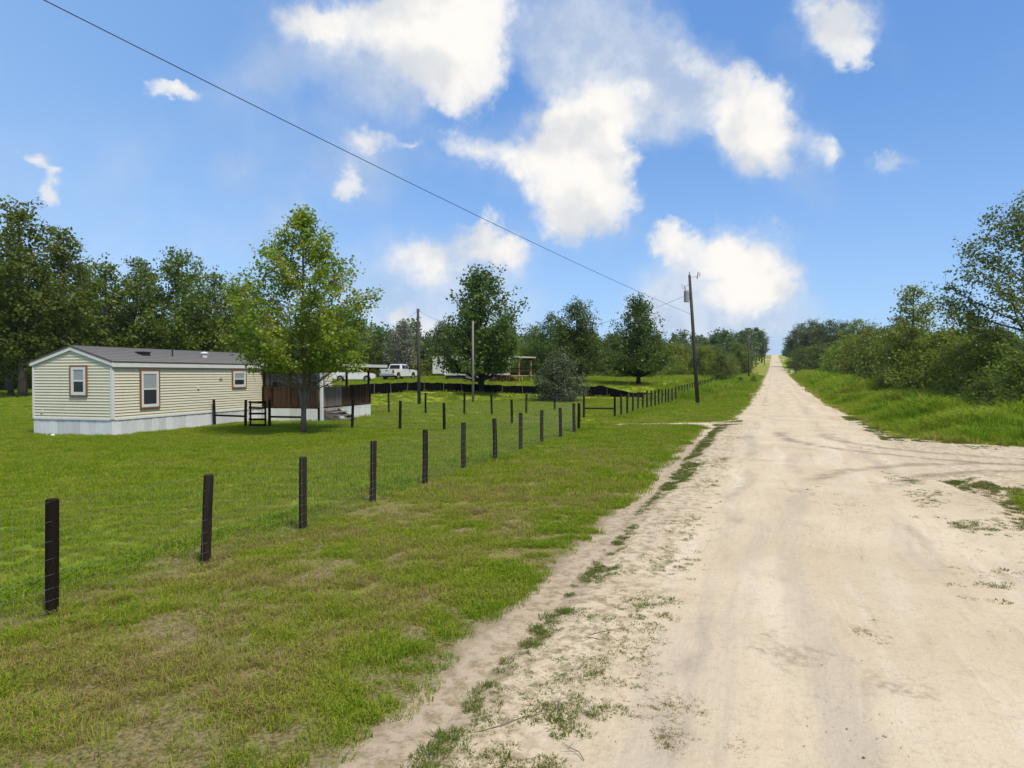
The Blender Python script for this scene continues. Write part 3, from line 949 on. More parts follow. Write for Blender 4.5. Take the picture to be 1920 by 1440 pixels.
# wood behind the mobile home (px, depth, top px, key, width scale)
G1 = 'trees of the wood behind the mobile home'
LW = 'tall broadleaf tree in the wood behind the mobile home'
for px, dep, top, key, ws in [(120, 72, 428, 'tall_b', 1.0), (195, 80, 492, 'oak_b', 1.0), (262, 84, 486, 'tall_b', 1.0),
                              (335, 82, 474, 'oak_a', 0.9), (400, 88, 512, 'oak_b', 0.95), (445, 96, 540, 'oak_a', 0.9), (-40, 72, 455, 'tall_a', 1.0),
                              (160, 92, 500, 'oak_a', 1.0), (15, 84, 500, 'oak_a', 1.0)]:
    x = px_x(px, dep)
    plant(key, 'wood_tree', KADJ[key] + ' tree in the wood behind the mobile home', 'tree', x, dep, (700 - top) * dep / F + CAMZ - hz(x, dep), ws, rt.random() * 6, G1)
x = px_x(42, 66)
plant('tall_a', 'tall_tree', 'tallest tree with dark bare trunk beside the mobile home end wall', 'tree', x, 66, (700 - 384) * 66 / F + CAMZ, 1.0, 0.6)
x = px_x(20, 69)
plant('oak_b', 'wood_tree', 'shorter dark-trunked tree right beside the tallest tree', 'tree', x, 69, 13.5, 0.8, 2.2)
G2 = 'understorey trees behind the mobile home'
for i in range(20):
    px = -60 + i * 28 + rt.uniform(-9, 9); dep = rt.uniform(84, 104); x = px_x(px, dep)
    kk, mm_ = ['bush_a', 'bush_b', 'oak_b', 'slim'][i % 4], ['leaf_dark', 'leaf_oak', 'leaf_oak', 'leaf_olive'][rt.randrange(4)]
    plant(kk, 'understorey_tree', 'low ' + ADJ[mm_] + ' ' + KADJ[kk] + ' tree in the shady understorey behind the mobile home', 'tree', x, dep,
          rt.uniform(6.0, 9.5), 1.25, rt.random() * 6, G2, mm_, 0.3)
# tree line behind the neighbour's plot
G3 = "tree line behind the neighbour's plot"
for px, dep, top, key, ws, mt in [(500, 105, 600, 'oak_a', 1.0, None), (545, 108, 610, 'oak_b', 1.1, 'leaf_dark'), (590, 104, 612, 'oak_a', 1.0, None), (640, 106, 615, 'bush_a', 1.3, None), (680, 110, 612, 'oak_b', 1.0, 'leaf_far'),
                                  (712, 104, 612, 'oak_a', 0.9, 'leaf_dark'), (735, 112, 622, 'bush_b', 1.2, 'leaf_far'), (800, 108, 632, 'oak_b', 1.0, 'leaf_far'),
                                  (830, 112, 600, 'oak_a', 0.8, 'leaf_far'), (855, 115, 620, 'bush_a', 1.3, None), (930, 112, 628, 'oak_a', 0.9, 'leaf_far'),
                                  (965, 104, 625, 'oak_b', 1.0, 'leaf_bright'), (1000, 96, 606, 'oak_b', 0.9, 'leaf_oak'), (1050, 120, 610, 'oak_a', 0.9, 'leaf_far'),
                                  (1110, 118, 625, 'bush_a', 1.2, 'leaf_oak'), (1150, 116, 622, 'oak_b', 1.1, 'leaf_far'), (1240, 120, 640, 'bush_b', 1.1, 'leaf_bright')]:
    x = px_x(px, dep)
    plant(key, 'boundary_tree', ADJ[mt] + ' ' + KADJ[key] + " tree in the line behind the neighbour's plot", 'tree', x, dep, (700 - top) * dep / F + CAMZ - hz(x, dep), ws, rt.random() * 6, G3, mt, 0.2)
G3b = "low thicket behind the neighbour's plot"
for i in range(16):
    px = 690 + i * 36 + rt.uniform(-10, 10); dep = rt.uniform(98, 112); x = px_x(px, dep)
    plant(['bush_a', 'bush_b'][i % 2], 'thicket_shrub', 'low ' + ADJ[['leaf_oak', 'leaf_far', 'leaf_olive'][i % 3]] + " shrub below the tree line behind the neighbour's plot", 'shrub', x, dep, rt.uniform(3.5, 5.5), 1.4, rt.random() * 6, G3b,
          ['leaf_oak', 'leaf_far', 'leaf_olive'][i % 3], 0.3)
x = px_x(760, 95); plant('mossy', 'mossy_tree', 'grey moss-hung tree with bare pale limbs behind the pickup truck', 'tree', x, 95, 8.0, 0.9, 1.0)
x = px_x(742, 98); plant('mossy', 'mossy_tree', 'lower grey moss-hung tree beside the other mossy tree', 'tree', x, 98, 6.6, 1.0, 3.0)
# single trees round the silt fence
x = px_x(902, 66.5); plant('cone_a', 'shade_tree', 'dark green shade tree at the silt fence before the white camper', 'tree', x, 66.5, 196 * 66.5 / F + CAMZ - hz(x, 66.5), 0.98, 0.8)
x = px_x(1082, 80); plant('cone_b', 'shade_tree', 'broad dark green tree behind the grey-green round shrub', 'tree', x, 80, 136 * 80 / F + CAMZ - hz(x, 80), 0.95, 2.0)
x = px_x(1035, 88); plant('oak_b', 'shade_tree', 'lower dark tree between grey-green shrub and timber porch', 'tree', x, 88, 112 * 88 / F + CAMZ - hz(x, 88), 0.9, 1.0, mat='leaf_dark')
x = px_x(1197, 75); plant('cone_a', 'shade_tree', 'pointed dark green tree on the grass between round shrub and utility pole', 'tree', x, 75, 142 * 75 / F + CAMZ - hz(x, 75), 0.95, 3.3)
x = px_x(1046, 60.5); plant('bush_c', 'round_shrub', 'grey-green round shrub in front of the silt fence', 'shrub', x, 60.5, 4.25, 1.05, 0.4, mat='leaf_grey')

# shrubs and trees along the left of the road beyond the fence
G4 = 'shrubs beyond the long roadside fence'
for px, dep, top, key, ws, mt in [(1262, 125, 640, 'bush_a', 1.0, 'leaf_olive'), (1285, 140, 648, 'bush_b', 1.0, 'leaf_oak'), (1318, 135, 646, 'bush_a', 1.0, 'leaf_bright'),
                                  (1335, 160, 645, 'bush_a', 0.9, 'leaf_oak'), (1352, 128, 660, 'bush_b', 0.9, 'leaf_oak'), (1368, 165, 665, 'bush_a', 0.9, 'leaf_olive'), (1385, 190, 642, 'bush_a', 0.9, 'leaf_oak'),
                                  (1300, 180, 645, 'bush_b', 1.2, 'leaf_grey'), (1270, 175, 645, 'bush_b', 1.2, 'leaf_olive')]:
    x = px_x(px, dep)
    plant(key, 'field_shrub', ADJ[mt] + ' ' + KADJ[key] + ' shrub in the scrub beyond the long roadside fence', 'shrub', x, dep, (700 - top) * dep / F + CAMZ - hz(x, dep), ws, rt.random() * 6, G4, mt, 0.2)
G5 = 'tall trees left of the road near the crest'
for px, dep, top in [(1380, 300, 622), (1400, 330, 614), (1417, 310, 612), (1424, 420, 620), (1431, 560, 636), (1355, 310, 628), (1428, 380, 618)]:
    x = px_x(px, dep)
    kk = ['tall_a', 'pine', 'tall_b'][int(px) % 3]
    plant(kk, 'roadside_tree', KADJ[kk] + ' dark tree beyond the far utility pole near the hill crest', 'tree', x, dep, (700 - top) * dep / F + CAMZ - hz(x, dep), 1.1, rt.random() * 6, G5, 'leaf_far', 0.3)
for px, dep, hh, lab in [(1388, 116, 1.3, 'small dark brown shrub on the verge beyond the utility pole'), (1414, 128, 1.4, 'small bright green shrub on the verge beyond the utility pole')]:
    x = px_x(px, dep)
    plant('bush_c', 'verge_shrub', lab, 'shrub', x, dep, hh, 1.0, rt.random() * 6, None, 'leaf_dark' if hh < 1.35 else 'leaf_bright', 0.1)
# right side of the road
G6 = 'trees far up the road on the thicket side'
for px, dep, top, key, ws, mt in [(1556, 215, 600, 'oak_a', 1.0, 'leaf_far'), (1524, 250, 598, 'tall_a', 1.2, 'leaf_far'), (1502, 300, 606, 'oak_a', 1.0, 'leaf_far'), (1490, 380, 622, 'oak_a', 1.0, 'leaf_dark'),
                                  (1480, 470, 642, 'oak_b', 1.2, 'leaf_dark'), (1475, 600, 652, 'bush_a', 1.3, 'leaf_far'), (1536, 230, 604, 'tall_b', 1.3, 'leaf_far'), (1580, 240, 602, 'tall_a', 1.2, 'leaf_far'),
                                  (1512, 225, 648, 'bush_a', 1.1, 'leaf_oak'), (1535, 190, 645, 'bush_b', 1.1, 'leaf_oak'), (1494, 290, 655, 'bush_b', 1.1, 'leaf_oak'), (1600, 220, 610, 'oak_b', 1.2, 'leaf_far')]:
    x = px_x(px, dep)
    plant(key, 'far_tree', 'distant ' + ADJ[mt] + ' ' + KADJ[key] + ' tree on the thicket side of the road near the crest', 'tree', x, dep, (700 - top) * dep / F + CAMZ - hz(x, dep), ws, rt.random() * 6, G6, mt, 0.3)
G7 = 'thicket along the road verge'
for px, dep, top, key, ws, mt in [(1582, 150, 638, 'bush_a', 1.0, 'leaf_bright'), (1562, 165, 650, 'bush_b', 0.9, 'leaf_bright'), (1612, 128, 628, 'bush_a', 1.1, 'leaf_olive'),
                                  (1608, 150, 596, 'slim', 1.3, 'leaf_bright'), (1640, 104, 615, 'bush_b', 1.0, 'leaf_olive'), (1660, 88, 622, 'bush_a', 1.1, 'leaf_oak'), (1690, 76, 612, 'bush_a', 1.0, 'leaf_olive'),
                                  (1716, 68, 618, 'bush_b', 1.0, 'leaf_oak'), (1745, 60, 622, 'bush_a', 1.0, 'leaf_bright'), (1772, 54, 612, 'bush_b', 1.0, 'leaf_olive'),
                                  (1800, 49, 630, 'bush_a', 1.0, 'leaf_olive'), (1835, 45, 640, 'bush_b', 1.0, 'leaf_oak'), (1872, 42, 640, 'bush_a', 1.1, 'leaf_olive'), (1930, 38, 630, 'bush_b', 1.1, 'leaf_oak'),
                                  (1690, 90, 596, 'oak_b', 1.0, 'leaf_oak'), (1800, 62, 612, 'oak_b', 0.9, 'leaf_dark'), (1870, 56, 608, 'oak_a', 0.9, 'leaf_oak'), (2010, 44, 520, 'oak_a', 0.9, 'leaf_oak'),
                                  (1655, 115, 612, 'oak_b', 1.0, 'leaf_dark'), (1628, 140, 610, 'oak_a', 1.0, 'leaf_oak')]:
    x = px_x(px, dep)
    plant(key, 'thicket_bush', ADJ[mt] + ' ' + KADJ[key] + ' bush in the thicket along the road verge', 'bush', x, dep, (700 - top) * dep / F + CAMZ - hz(x, dep), ws, rt.random() * 6, G7, mt, 0.2)
x = px_x(1930, 42); plant('airy', 'tall_thicket_tree', 'tallest airy tree rising above the thicket by the side road', 'tree', x, 42, (700 - 372) * 42 / F + CAMZ, 1.0, 0.5)
x = px_x(1712, 62); plant('slim', 'sparse_tree', 'sparse half-bare treetop poking out of the thicket', 'tree', x, 62, (700 - 535) * 62 / F + CAMZ, 1.1, 0.5, mat='leaf_olive')
x = px_x(1925, 31.5); plant('bush_b', 'dark_bush', 'dark green bush nearest the side road at the foot of the thicket', 'bush', x, 31.5, 3.4, 1.0, 1.5, mat='leaf_oak')
x = px_x(1850, 35.0); plant('bush_c', 'dark_bush', 'low dark green bush sprawling at the foot of the thicket', 'bush', x, 35, 2.2, 1.1, 2.5, mat='leaf_oak')


# far wood on the hillside that reads as one mass
def far_wood(name, label, px0, px1, d0, d1, n, hlo, hhi, seed):
    rng = np.random.default_rng(seed)
    allp = []
    mb = MB()
    for i in range(n):
        dep = rng.uniform(d0, d1); px = rng.uniform(px0, px1); x = px_x(px, dep)
        H = rng.uniform(hlo, hhi); z = hz(x, dep); rr = H * rng.uniform(0.20, 0.30)
        mb.tube([(x, dep, z - .3), (x, dep, z + H * 0.8)], [0.25, 0.08], 5)
        k = 500
        nc = 16
        cz = rng.uniform(0.25, 1.0, nc); ca = rng.random(nc) * 6.28
        cr = rr * np.sqrt(np.clip(1 - (cz - 0.5) ** 2 * 3.2, 0.05, 1)) * rng.uniform(0.3, 1.0, nc)
        cen = np.stack([x + np.cos(ca) * cr, dep + np.sin(ca) * cr, z + cz * H * 0.95], -1)
        g = rng.normal(0, 1, (k, 3)); g /= np.linalg.norm(g, axis=1)[:, None]
        allp.append(cen[rng.integers(0, nc, k)] + g * rng.random(k)[:, None] ** 0.5 * 1.5)
    pos = np.concatenate(allp)
    co, fc, rnd = leaf_quads(rng, pos, 0.75)
    me = np_mesh(name, co, fc, 'leaf_far')
    at = me.attributes.new('rnd', 'FLOAT', 'FACE'); at.data.foreach_set('value', rnd.astype(np.float32))
    o = tag(link(name, me), label, 'wood', kind='stuff')
    t = part('trunks', mb, 'bark_dark', o); t['kind'] = 'stuff'


far_wood('distant_wood', 'distant dark green wood on the rising ground beyond the field', 940, 1412, 230, 340, 120, 11, 16, 77)
far_wood('hill_wood', 'hazy wood on the hill far behind the thicket', 1500, 2000, 240, 340, 70, 12, 16, 78)
far_wood('back_wood', 'dense wood far behind the mobile home and the neighbouring plot', -120, 960, 125, 165, 130, 8, 12, 79)

# ------------------------------------------------------------------ mobile home
KX, KY = -15.62, 27.08
home_rot = math.atan2(0.966, 0.26)
e1 = np.array([math.cos(home_rot), math.sin(home_rot)]); e2 = np.array([-e1[1], e1[0]])
home = root('mobile_home', 'cream lap-sided single-wide mobile home with grey shingle roof and white skirting', 'mobile home', (KX, KY, gz(KX, KY) - 0.02), home_rot)
HL, HW, ZS, ZE, ZR = 16.8, 3.9, 0.69, 2.92, 3.52
wb = MB()
lap = 0.117
nl = int(round((ZE - ZS) / lap))
for i in range(nl):                       # long wall facing the road, then the end wall
    z0 = ZS + i * lap; z1 = z0 + lap
    wb.add([(0, -0.034, z0), (HL, -0.034, z0), (HL, -0.004, z1), (0, -0.004, z1), (0, 0.0, z0), (HL, 0.0, z0)], [(0, 1, 2, 3), (0, 4, 5, 1)])
    wb.add([(-0.034, 0, z0), (-0.034, HW, z0), (-0.004, HW, z1), (-0.004, 0, z1), (0, 0, z0), (0, HW, z0)], [(0, 1, 2, 3), (0, 4, 5, 1)])
gl = int((ZR - ZE) / lap)
for i in range(gl + 1):
    z0 = ZE + i * lap; z1 = min(z0 + lap, ZR - 0.02)
    a0 = (z0 - ZE) / (ZR - ZE) * HW / 2; a1 = (z1 - ZE) / (ZR - ZE) * HW / 2
    wb.add([(-0.034, a0, z0), (-0.034, HW - a0, z0), (-0.004, HW - a1, z1), (-0.004, a1, z1), (0, a0, z0), (0, HW - a0, z0)], [(0, 1, 2, 3), (0, 4, 5, 1)])
wb.add([(0.01, 0.01, 0.3), (HL, 0.01, 0.3), (HL, HW, 0.3), (0.01, HW, 0.3), (0.01, 0.01, ZE), (HL, 0.01, ZE), (HL, HW, ZE), (0.01, HW, ZE), (HL, HW / 2, ZR), (0.01, HW / 2, ZR)],
       [(0, 1, 5, 4), (1, 2, 6, 8, 5), (2, 3, 7, 6), (3, 0, 4, 9, 7)])
part('wall', wb, 'siding', home)
rb = MB()
ov = 0.10
sl = (ZR - ZE) / (HW / 2)
prof = [(-ov, ZE - ov * sl + 0.02), (HW / 2, ZR + 0.02), (HW + ov, ZE - ov * sl + 0.02), (HW + ov, ZE - ov * sl + 0.07), (HW / 2, ZR + 0.08), (-ov, ZE - ov * sl + 0.07)]
a = [(-0.10, y, z) for y, z in prof]; b_ = [(HL + 0.10, y, z) for y, z in prof]
rb.add(a + b_, [(5, 4, 3, 2, 1, 0), (6, 7, 8, 9, 10, 11)] + [(i, (i + 1) % 6, 6 + (i + 1) % 6, 6 + i) for i in range(6)])
rf = part('roof', rb, 'shingle', home)
# shingle courses stand as thin real steps on the slope that shows
sb = MB()
for k in range(9):
    y0 = -ov + k * 0.225; z0 = ZE + y0 * sl + 0.073
    y1 = y0 + 0.24; z1 = ZE + y1 * sl + 0.073
    if y1 > HW / 2: break
    sb.add([(-0.09, y0, z0), (HL + 0.09, y0, z0), (HL + 0.09, y1, z1 - 0.004), (-0.09, y1, z1 - 0.004), (-0.09, y0, z0 + 0.012), (HL + 0.09, y0, z0 + 0.012)],
           [(4, 5, 2, 3), (0, 1, 5, 4)])
o = part('shingle_courses', sb, 'shingle', rf)
m = MB()
rk = MB()     # rake boards on the gable
for sgn in (0, 1):
    ya, yb = (-ov, HW / 2) if sgn == 0 else (HW + ov, HW / 2)
    za, zb = ZE - ov * sl + 0.02, ZR + 0.02
    rk.add([(-0.085, ya, za), (-0.085, yb, zb), (-0.085, yb, zb - 0.14), (-0.085, ya, za - 0.14), (-0.036, ya, za), (-0.036, yb, zb), (-0.036, yb, zb - 0.14), (-0.036, ya, za - 0.14)],
           [(0, 1, 2, 3), (7, 6, 5, 4), (0, 4, 5, 1), (1, 5, 6, 2), (2, 6, 7, 3), (3, 7, 4, 0)])
part('rake_board', rk, 'white_trim', home)
boxpart('fascia', (-0.06, HL + 0.06, -0.115, -0.025, ZE - 0.19, ZE - 0.03), 'white_trim', home, 0.006)
boxpart('corner_trim', (-0.045, 0.07, -0.045, 0.07, ZS - 0.02, ZE - 0.19), 'white_trim', home, 0.006)
boxpart('corner_trim', (-0.045, 0.07, HW - 0.06, HW + 0.03, ZS - 0.02, ZE - 0.10), 'white_trim', home, 0.006)
boxpart('base_trim', (0.07, HL, -0.046, 0.0, ZS - 0.05, ZS + 0.03), 'white_trim', home)
boxpart('base_trim', (-0.046, 0.0, 0.07, HW - 0.06, ZS - 0.05, ZS + 0.03), 'white_trim', home)
# skirting panels
pm = MB(); pm.box(-0.198, 0.198, -0.012, 0.012, 0, 0.665); pm.box(-0.05, 0.05, -0.020, -0.012, 0, 0.665)
pme = pm.mesh('skirt_panel', 'skirting', bevel=0.003)
for i in range(24):
    p = link('skirt_panel', pme, home, (0.2 + i * 0.4, -0.003 + rt.uniform(-.004, .004), -0.02))
for i in range(10):
    p = link('skirt_panel', pme, home, (0.0 + rt.uniform(-.004, .004), 0.2 + i * 0.389, -0.02), -math.pi / 2)
# dark crawl-space core so the skirting is not hollow
boxpart('underfloor', (0.05, HL - 0.05, 0.05, HW - 0.05, 0.0, ZS), 'dark_metal', home)


def window(parent, wd, ht, loc, rotz):
    """origin at bottom centre of the trim, facing local -y"""
    wn = MB()
    t = 0.065
    wn.box(-wd / 2, -wd / 2 + t, -0.055, -0.005, 0, ht); wn.box(wd / 2 - t, wd / 2, -0.055, -0.005, 0, ht)
    wn.box(-wd / 2 + t, wd / 2 - t, -0.054, -0.005, 0, t); wn.box(-wd / 2 + t, wd / 2 - t, -0.054, -0.005, ht - t, ht)
    o = link('window', wn.mesh('window', 'cedar_trim', bevel=0.004), parent, loc, rotz)
    fr = MB()
    i0, i1 = -wd / 2 + t, wd / 2 - t; f = 0.12
    fr.box(i0, i0 + f, -0.048, -0.008, t, ht - t); fr.box(i1 - f, i1, -0.048, -0.008, t, ht - t)
    fr.box(i0 + f, i1 - f, -0.047, -0.008, t, t + f); fr.box(i0 + f, i1 - f, -0.047, -0.008, ht - t - f, ht - t)
    zm = t + (ht - 2 * t) * 0.50
    fr.box(i0 + f, i1 - f, -0.040, -0.008, zm - 0.03, zm + 0.03)
    part('sash', fr, 'white_trim', o, bevel=0.004)
    boxpart('pane', (i0 + f, i1 - f, -0.030, -0.010, zm + 0.03, ht - t - f), 'glass_pale', o)  # upper pane in a paler opaque tone than the lower one
    boxpart('pane', (i0 + f, i1 - f, -0.026, -0.010, t + f, zm - 0.03), 'glass_dark', o)
    return o


window(home, 1.08, 1.62, (1.88, -0.026, 1.02), 0)
window(home, 1.10, 0.92, (7.70, -0.026, 1.74), 0)
window(home, 0.86, 1.25, (-0.026, 1.58, 1.56), -math.pi / 2)
# details on the long wall: illegible small number plate, outlet box, roof vents
np_ = MB()
for k in range(4):
    np_.box(k * 0.055, k * 0.055 + 0.040, -0.045, -0.022, 0, 0.11)
o = part('house_number', np_, 'number_grey', home); o.location = (6.24, 0, 2.14)
boxpart('outlet_box', (4.72, 4.84, -0.07, -0.005, 1.76, 1.90), 'white_trim', home, 0.006)
boxpart('outlet_box', (-0.06, -0.005, 3.40, 3.50, 0.90, 1.0), 'white_trim', home, 0.006)
y_v = 0.95; z_v = ZE + y_v * sl + 0.07
vb = MB(); vb.box(-0.2, 0.2, -0.18, 0.18, -0.05, 0.10); vb.box(-0.24, 0.24, -0.22, 0.22, 0.10, 0.13)
o = part('roof_vent', vb, 'dark_metal', home); o.location = (2.6, y_v, z_v)
vb = MB(); vb.tube([(0, 0, -0.05), (0, 0, 0.32)], 0.035, 8)
o = part('vent_pipe', vb, 'dark_metal', home); o.location = (4.2, y_v - 0.1, z_v)
vb = MB(); vb.tube([(0, 0, -0.05), (0, 0, 0.10), (0, 0, 0.15)], [0.14, 0.14, 0.06], 10); vb.tube([(0, 0, 0.15), (0, 0, 0.17), (0, 0, 0.23)], [0.19, 0.19, 0.08], 10)
o = part('roof_vent', vb, 'white_trim', home); o.location = (6.3, y_v - 0.1, z_v)
# door and porch-side window in the shaded wall
dr = boxpart('door', (12.2, 13.1, -0.05, -0.005, 0.78, 2.72), 'white_trim', home, 0.006)
vb = MB(); vb.tube([(12.30, -0.05, 1.7), (12.30, -0.12, 1.7)], 0.03, 8); part('door_handle', vb, 'dark_metal', dr)
window(home, 1.0, 1.1, (14.6, -0.026, 1.5), 0)
window(home, 0.9, 1.0, (10.7, -0.026, 1.55), 0)

# ------------------------------------------------------------------ porch built onto the home
porch = root('porch', 'brown picket-railed porch with flat white roof attached to the mobile home', 'porch', (KX, KY, gz(KX, KY) - 0.02), home_rot)
PT0, PT1, PQ, PZ = 9.60, 15.25, 3.43, 0.76
fl = MB()
for k in range(24):
    y1 = -0.03 - k * 0.1415
    fl.box(PT0, PT1, y1 - 0.135, y1, PZ - 0.04, PZ)
part('deck_boards', fl, 'grey_wood', porch, kind='stuff')
boxpart('deck_frame', (PT0 + 0.02, PT1 - 0.02, -PQ + 0.03, -0.03, PZ - 0.2, PZ - 0.045), 'brown_wood', porch)
for i in range(8):
    link('skirt_panel', pme, porch, (PT0 + rt.uniform(-.004, .004), -0.24 - i * 0.405, 0.0), -math.pi / 2)
for i in range(14):
    link('skirt_panel', pme, porch, (PT0 + 0.2 + i * 0.402, -PQ + rt.uniform(-.004, .004), 0.0))
boxpart('underfloor', (PT0 + 0.05, PT1 - 0.05, -PQ + 0.05, -0.1, 0.0, PZ - 0.21), 'dark_metal', porch)
picks = []
for k in range(4):
    pk = MB(); pk.box(-0.062, 0.062, -0.010, 0.010, 0, 1.05 + rt.uniform(-.02, .02))
    picks.append((pk.mesh('picket', 'brown_wood', bevel=0.003), None))
gpk = MB(); gpk.box(-0.066, 0.066, -0.011, 0.011, 0, 1.05)
gme = gpk.mesh('picket', 'grey_wood', bevel=0.003)
for i in range(24):
    p = link('picket', picks[i % 4][0], porch, (PT0 - 0.03, -0.10 - i * 0.139, PZ - 0.01 + rt.uniform(-.015, .015)), math.pi / 2 + rt.uniform(-.02, .02))
for i in range(40):
    x = PT0 + 0.10 + i * 0.1405
    p = link('picket', gme if 0.15 < x - PT0 < 2.2 else picks[i % 4][0], porch, (x, -PQ - 0.025, PZ - 0.01 + rt.uniform(-.015, .015)), rt.uniform(-.02, .02))
boxpart('rail', (PT0 - 0.015, PT1, -PQ + 0.0, -PQ + 0.045, PZ + 0.86, PZ + 0.95), 'brown_wood', porch)
boxpart('rail', (PT0 - 0.015, PT0 + 0.03, -PQ + 0.05, -0.05, PZ + 0.86, PZ + 0.95), 'brown_wood', porch)
boxpart('top_rail', (PT0 - 0.05, PT1 + 0.02, -PQ - 0.05, -PQ + 0.06, PZ + 1.055, PZ + 1.09), 'brown_wood', porch)
boxpart('top_rail', (PT0 - 0.05, PT0 + 0.06, -PQ + 0.065, -0.05, PZ + 1.055, PZ + 1.09), 'brown_wood', porch)
# posts: one white at the corner, dark brown ones
boxpart('corner_post', (PT0 - 0.10, PT0 + 0.04, -PQ - 0.16, -PQ - 0.04, -0.02, 2.86), 'white_trim', porch, 0.006)
for xx in (PT0 + 2.9, PT1 - 0.12):
    boxpart('post', (xx, xx + 0.10, -PQ + 0.05, -PQ + 0.15, PZ, 2.86), 'brown_wood', porch, 0.004)
boxpart('post', (PT0 + 0.02, PT0 + 0.11, -0.16, -0.06, PZ, 2.86), 'brown_wood', porch, 0.004)
boxpart('post', (PT0 + 0.02, PT0 + 0.11, -1.70, -1.60, PZ, 2.86), 'brown_wood', porch, 0.004)
pr = MB()
for k in range(20):      # ribbed metal roof, gently falling outwards
    x0 = PT0 - 0.15 + k * 0.305; x1 = x0 + 0.30
    zi, zo = 3.06, 2.93
    pr.add([(x0, 0.05, zi), (x1, 0.05, zi), (x1, -4.3, zo), (x0, -4.3, zo), (x0, 0.05, zi + .035), (x1, 0.05, zi + .035), (x1, -4.3, zo + .035), (x0, -4.3, zo + .035)],
           [(0, 1, 2, 3), (7, 6, 5, 4), (0, 4, 5, 1), (1, 5, 6, 2), (2, 6, 7, 3), (3, 7, 4, 0)])
    pr.box(x1 - 0.015, x1 + 0.015, -4.29, 0.0, zo - .01, zo + .05)
part('roof', pr, 'metal_roof', porch)
boxpart('fascia', (PT0 - 0.19, PT1 + 0.32, -4.36, -4.305, 2.82, 2.98), 'metal_roof', porch)
boxpart('fascia', (PT0 - 0.22, PT0 - 0.16, -4.30, -0.12, 2.84, 3.04), 'white_trim', porch)
for k in range(5):
    boxpart('rafter', (PT0 + 0.1 + k * 1.35, PT0 + 0.16 + k * 1.35, -4.2, -0.03, 2.78, 2.915), 'brown_wood', porch)
boxpart('beam', (PT0, PT1 + 0.1, -PQ + 0.04, -PQ + 0.16, 2.66, 2.775), 'brown_wood', porch)
# steps going down from the grey picket gate
st = root('porch_steps', 'weathered grey wooden steps against the white skirting of the porch', 'steps', (KX, KY, gz(KX, KY) - 0.02), home_rot)
for k in range(4):
    zt = PZ - 0.10 - k * 0.175; y0 = -PQ - 0.07 - k * 0.27
    boxpart('tread', (PT0 + 0.25, PT0 + 1.75, y0 - 0.29, y0, zt - 0.04, zt), 'grey_wood', st, 0.004)
for xx in (PT0 + 0.27, PT0 + 1.67):
    sg = MB()
    sg.add([(xx, -PQ - 0.07, PZ - 0.15), (xx, -PQ - 0.07, PZ - 0.45), (xx, -PQ - 1.05, -0.03), (xx, -PQ - 1.20, -0.03), (xx, -PQ - 1.20, 0.09),
            (xx + .045, -PQ - 0.07, PZ - 0.15), (xx + .045, -PQ - 0.07, PZ - 0.45), (xx + .045, -PQ - 1.05, -0.03), (xx + .045, -PQ - 1.20, -0.03), (xx + .045, -PQ - 1.20, 0.09)],
           [(0, 1, 2, 3, 4), (9, 8, 7, 6, 5)] + [(i, (i + 1) % 5, 5 + (i + 1) % 5, 5 + i) for i in range(5)])
    part('stringer', sg, 'grey_wood', st)
# small white stone on the lawn by the end wall
bm = bmesh.new(); bmesh.ops.create_icosphere(bm, subdivisions=2, radius=0.09)
for v in bm.verts:
    v.co *= 1 + 0.25 * (vnoise(v.co.x * 20 + 5, v.co.y * 20 + v.co.z * 9, 4) - 0.5); v.co.z *= 0.7
me = bpy.data.meshes.new('white_stone'); bm.to_mesh(me); bm.free(); me.materials.append(MATS['rock_white'])
xs_, ys_ = px_x(98, 27.0), 27.0
tag(link('white_stone', me, None, (xs_, ys_, gz(xs_, ys_) + 0.07)), 'small white stone on the lawn at the end of the mobile home', 'stone')


# ------------------------------------------------------------------ fences
def post_mesh(seed, h=1.28, r=0.062):
    rr = random.Random(seed)
    mb = MB()
    mb.tube([(0, 0, -0.25), (rr.uniform(-.008, .008), rr.uniform(-.008, .008), h * 0.5), (0, 0, h - 0.012), (0, 0, h)],
            [r * 1.03, r, r * 0.98, r * 0.86], 12)
    return mb.mesh('post', 'post_wood')


POSTS = [post_mesh(i) for i in range(5)]


def wire_run(mb, p, q, h=1.18, step=0.10, rows=(0.05, 0.16, 0.28, 0.42, 0.58, 0.76, 0.96, 1.16), r=0.0018):
    p = np.array(p); q = np.array(q); L = float(np.linalg.norm((q - p)[:2]))
    for z in rows:
        mid = (p + q) / 2
        mb.tube([(p[0], p[1], p[2] + z), (mid[0], mid[1], mid[2] + z - 0.01), (q[0], q[1], q[2] + z)], r, 3, cap=False)
    n = int(L / step)
    for k in range(1, n):
        c = p + (q - p) * k / n
        mb.tube([(c[0], c[1], c[2] + rows[0]), (c[0], c[1], c[2] + rows[-1] - 0.008)], r * 0.8, 3, cap=False)


def px_ground(px, py):
    dep = CAMZ * F / (py - 700.0)
    return px_x(px, dep), dep


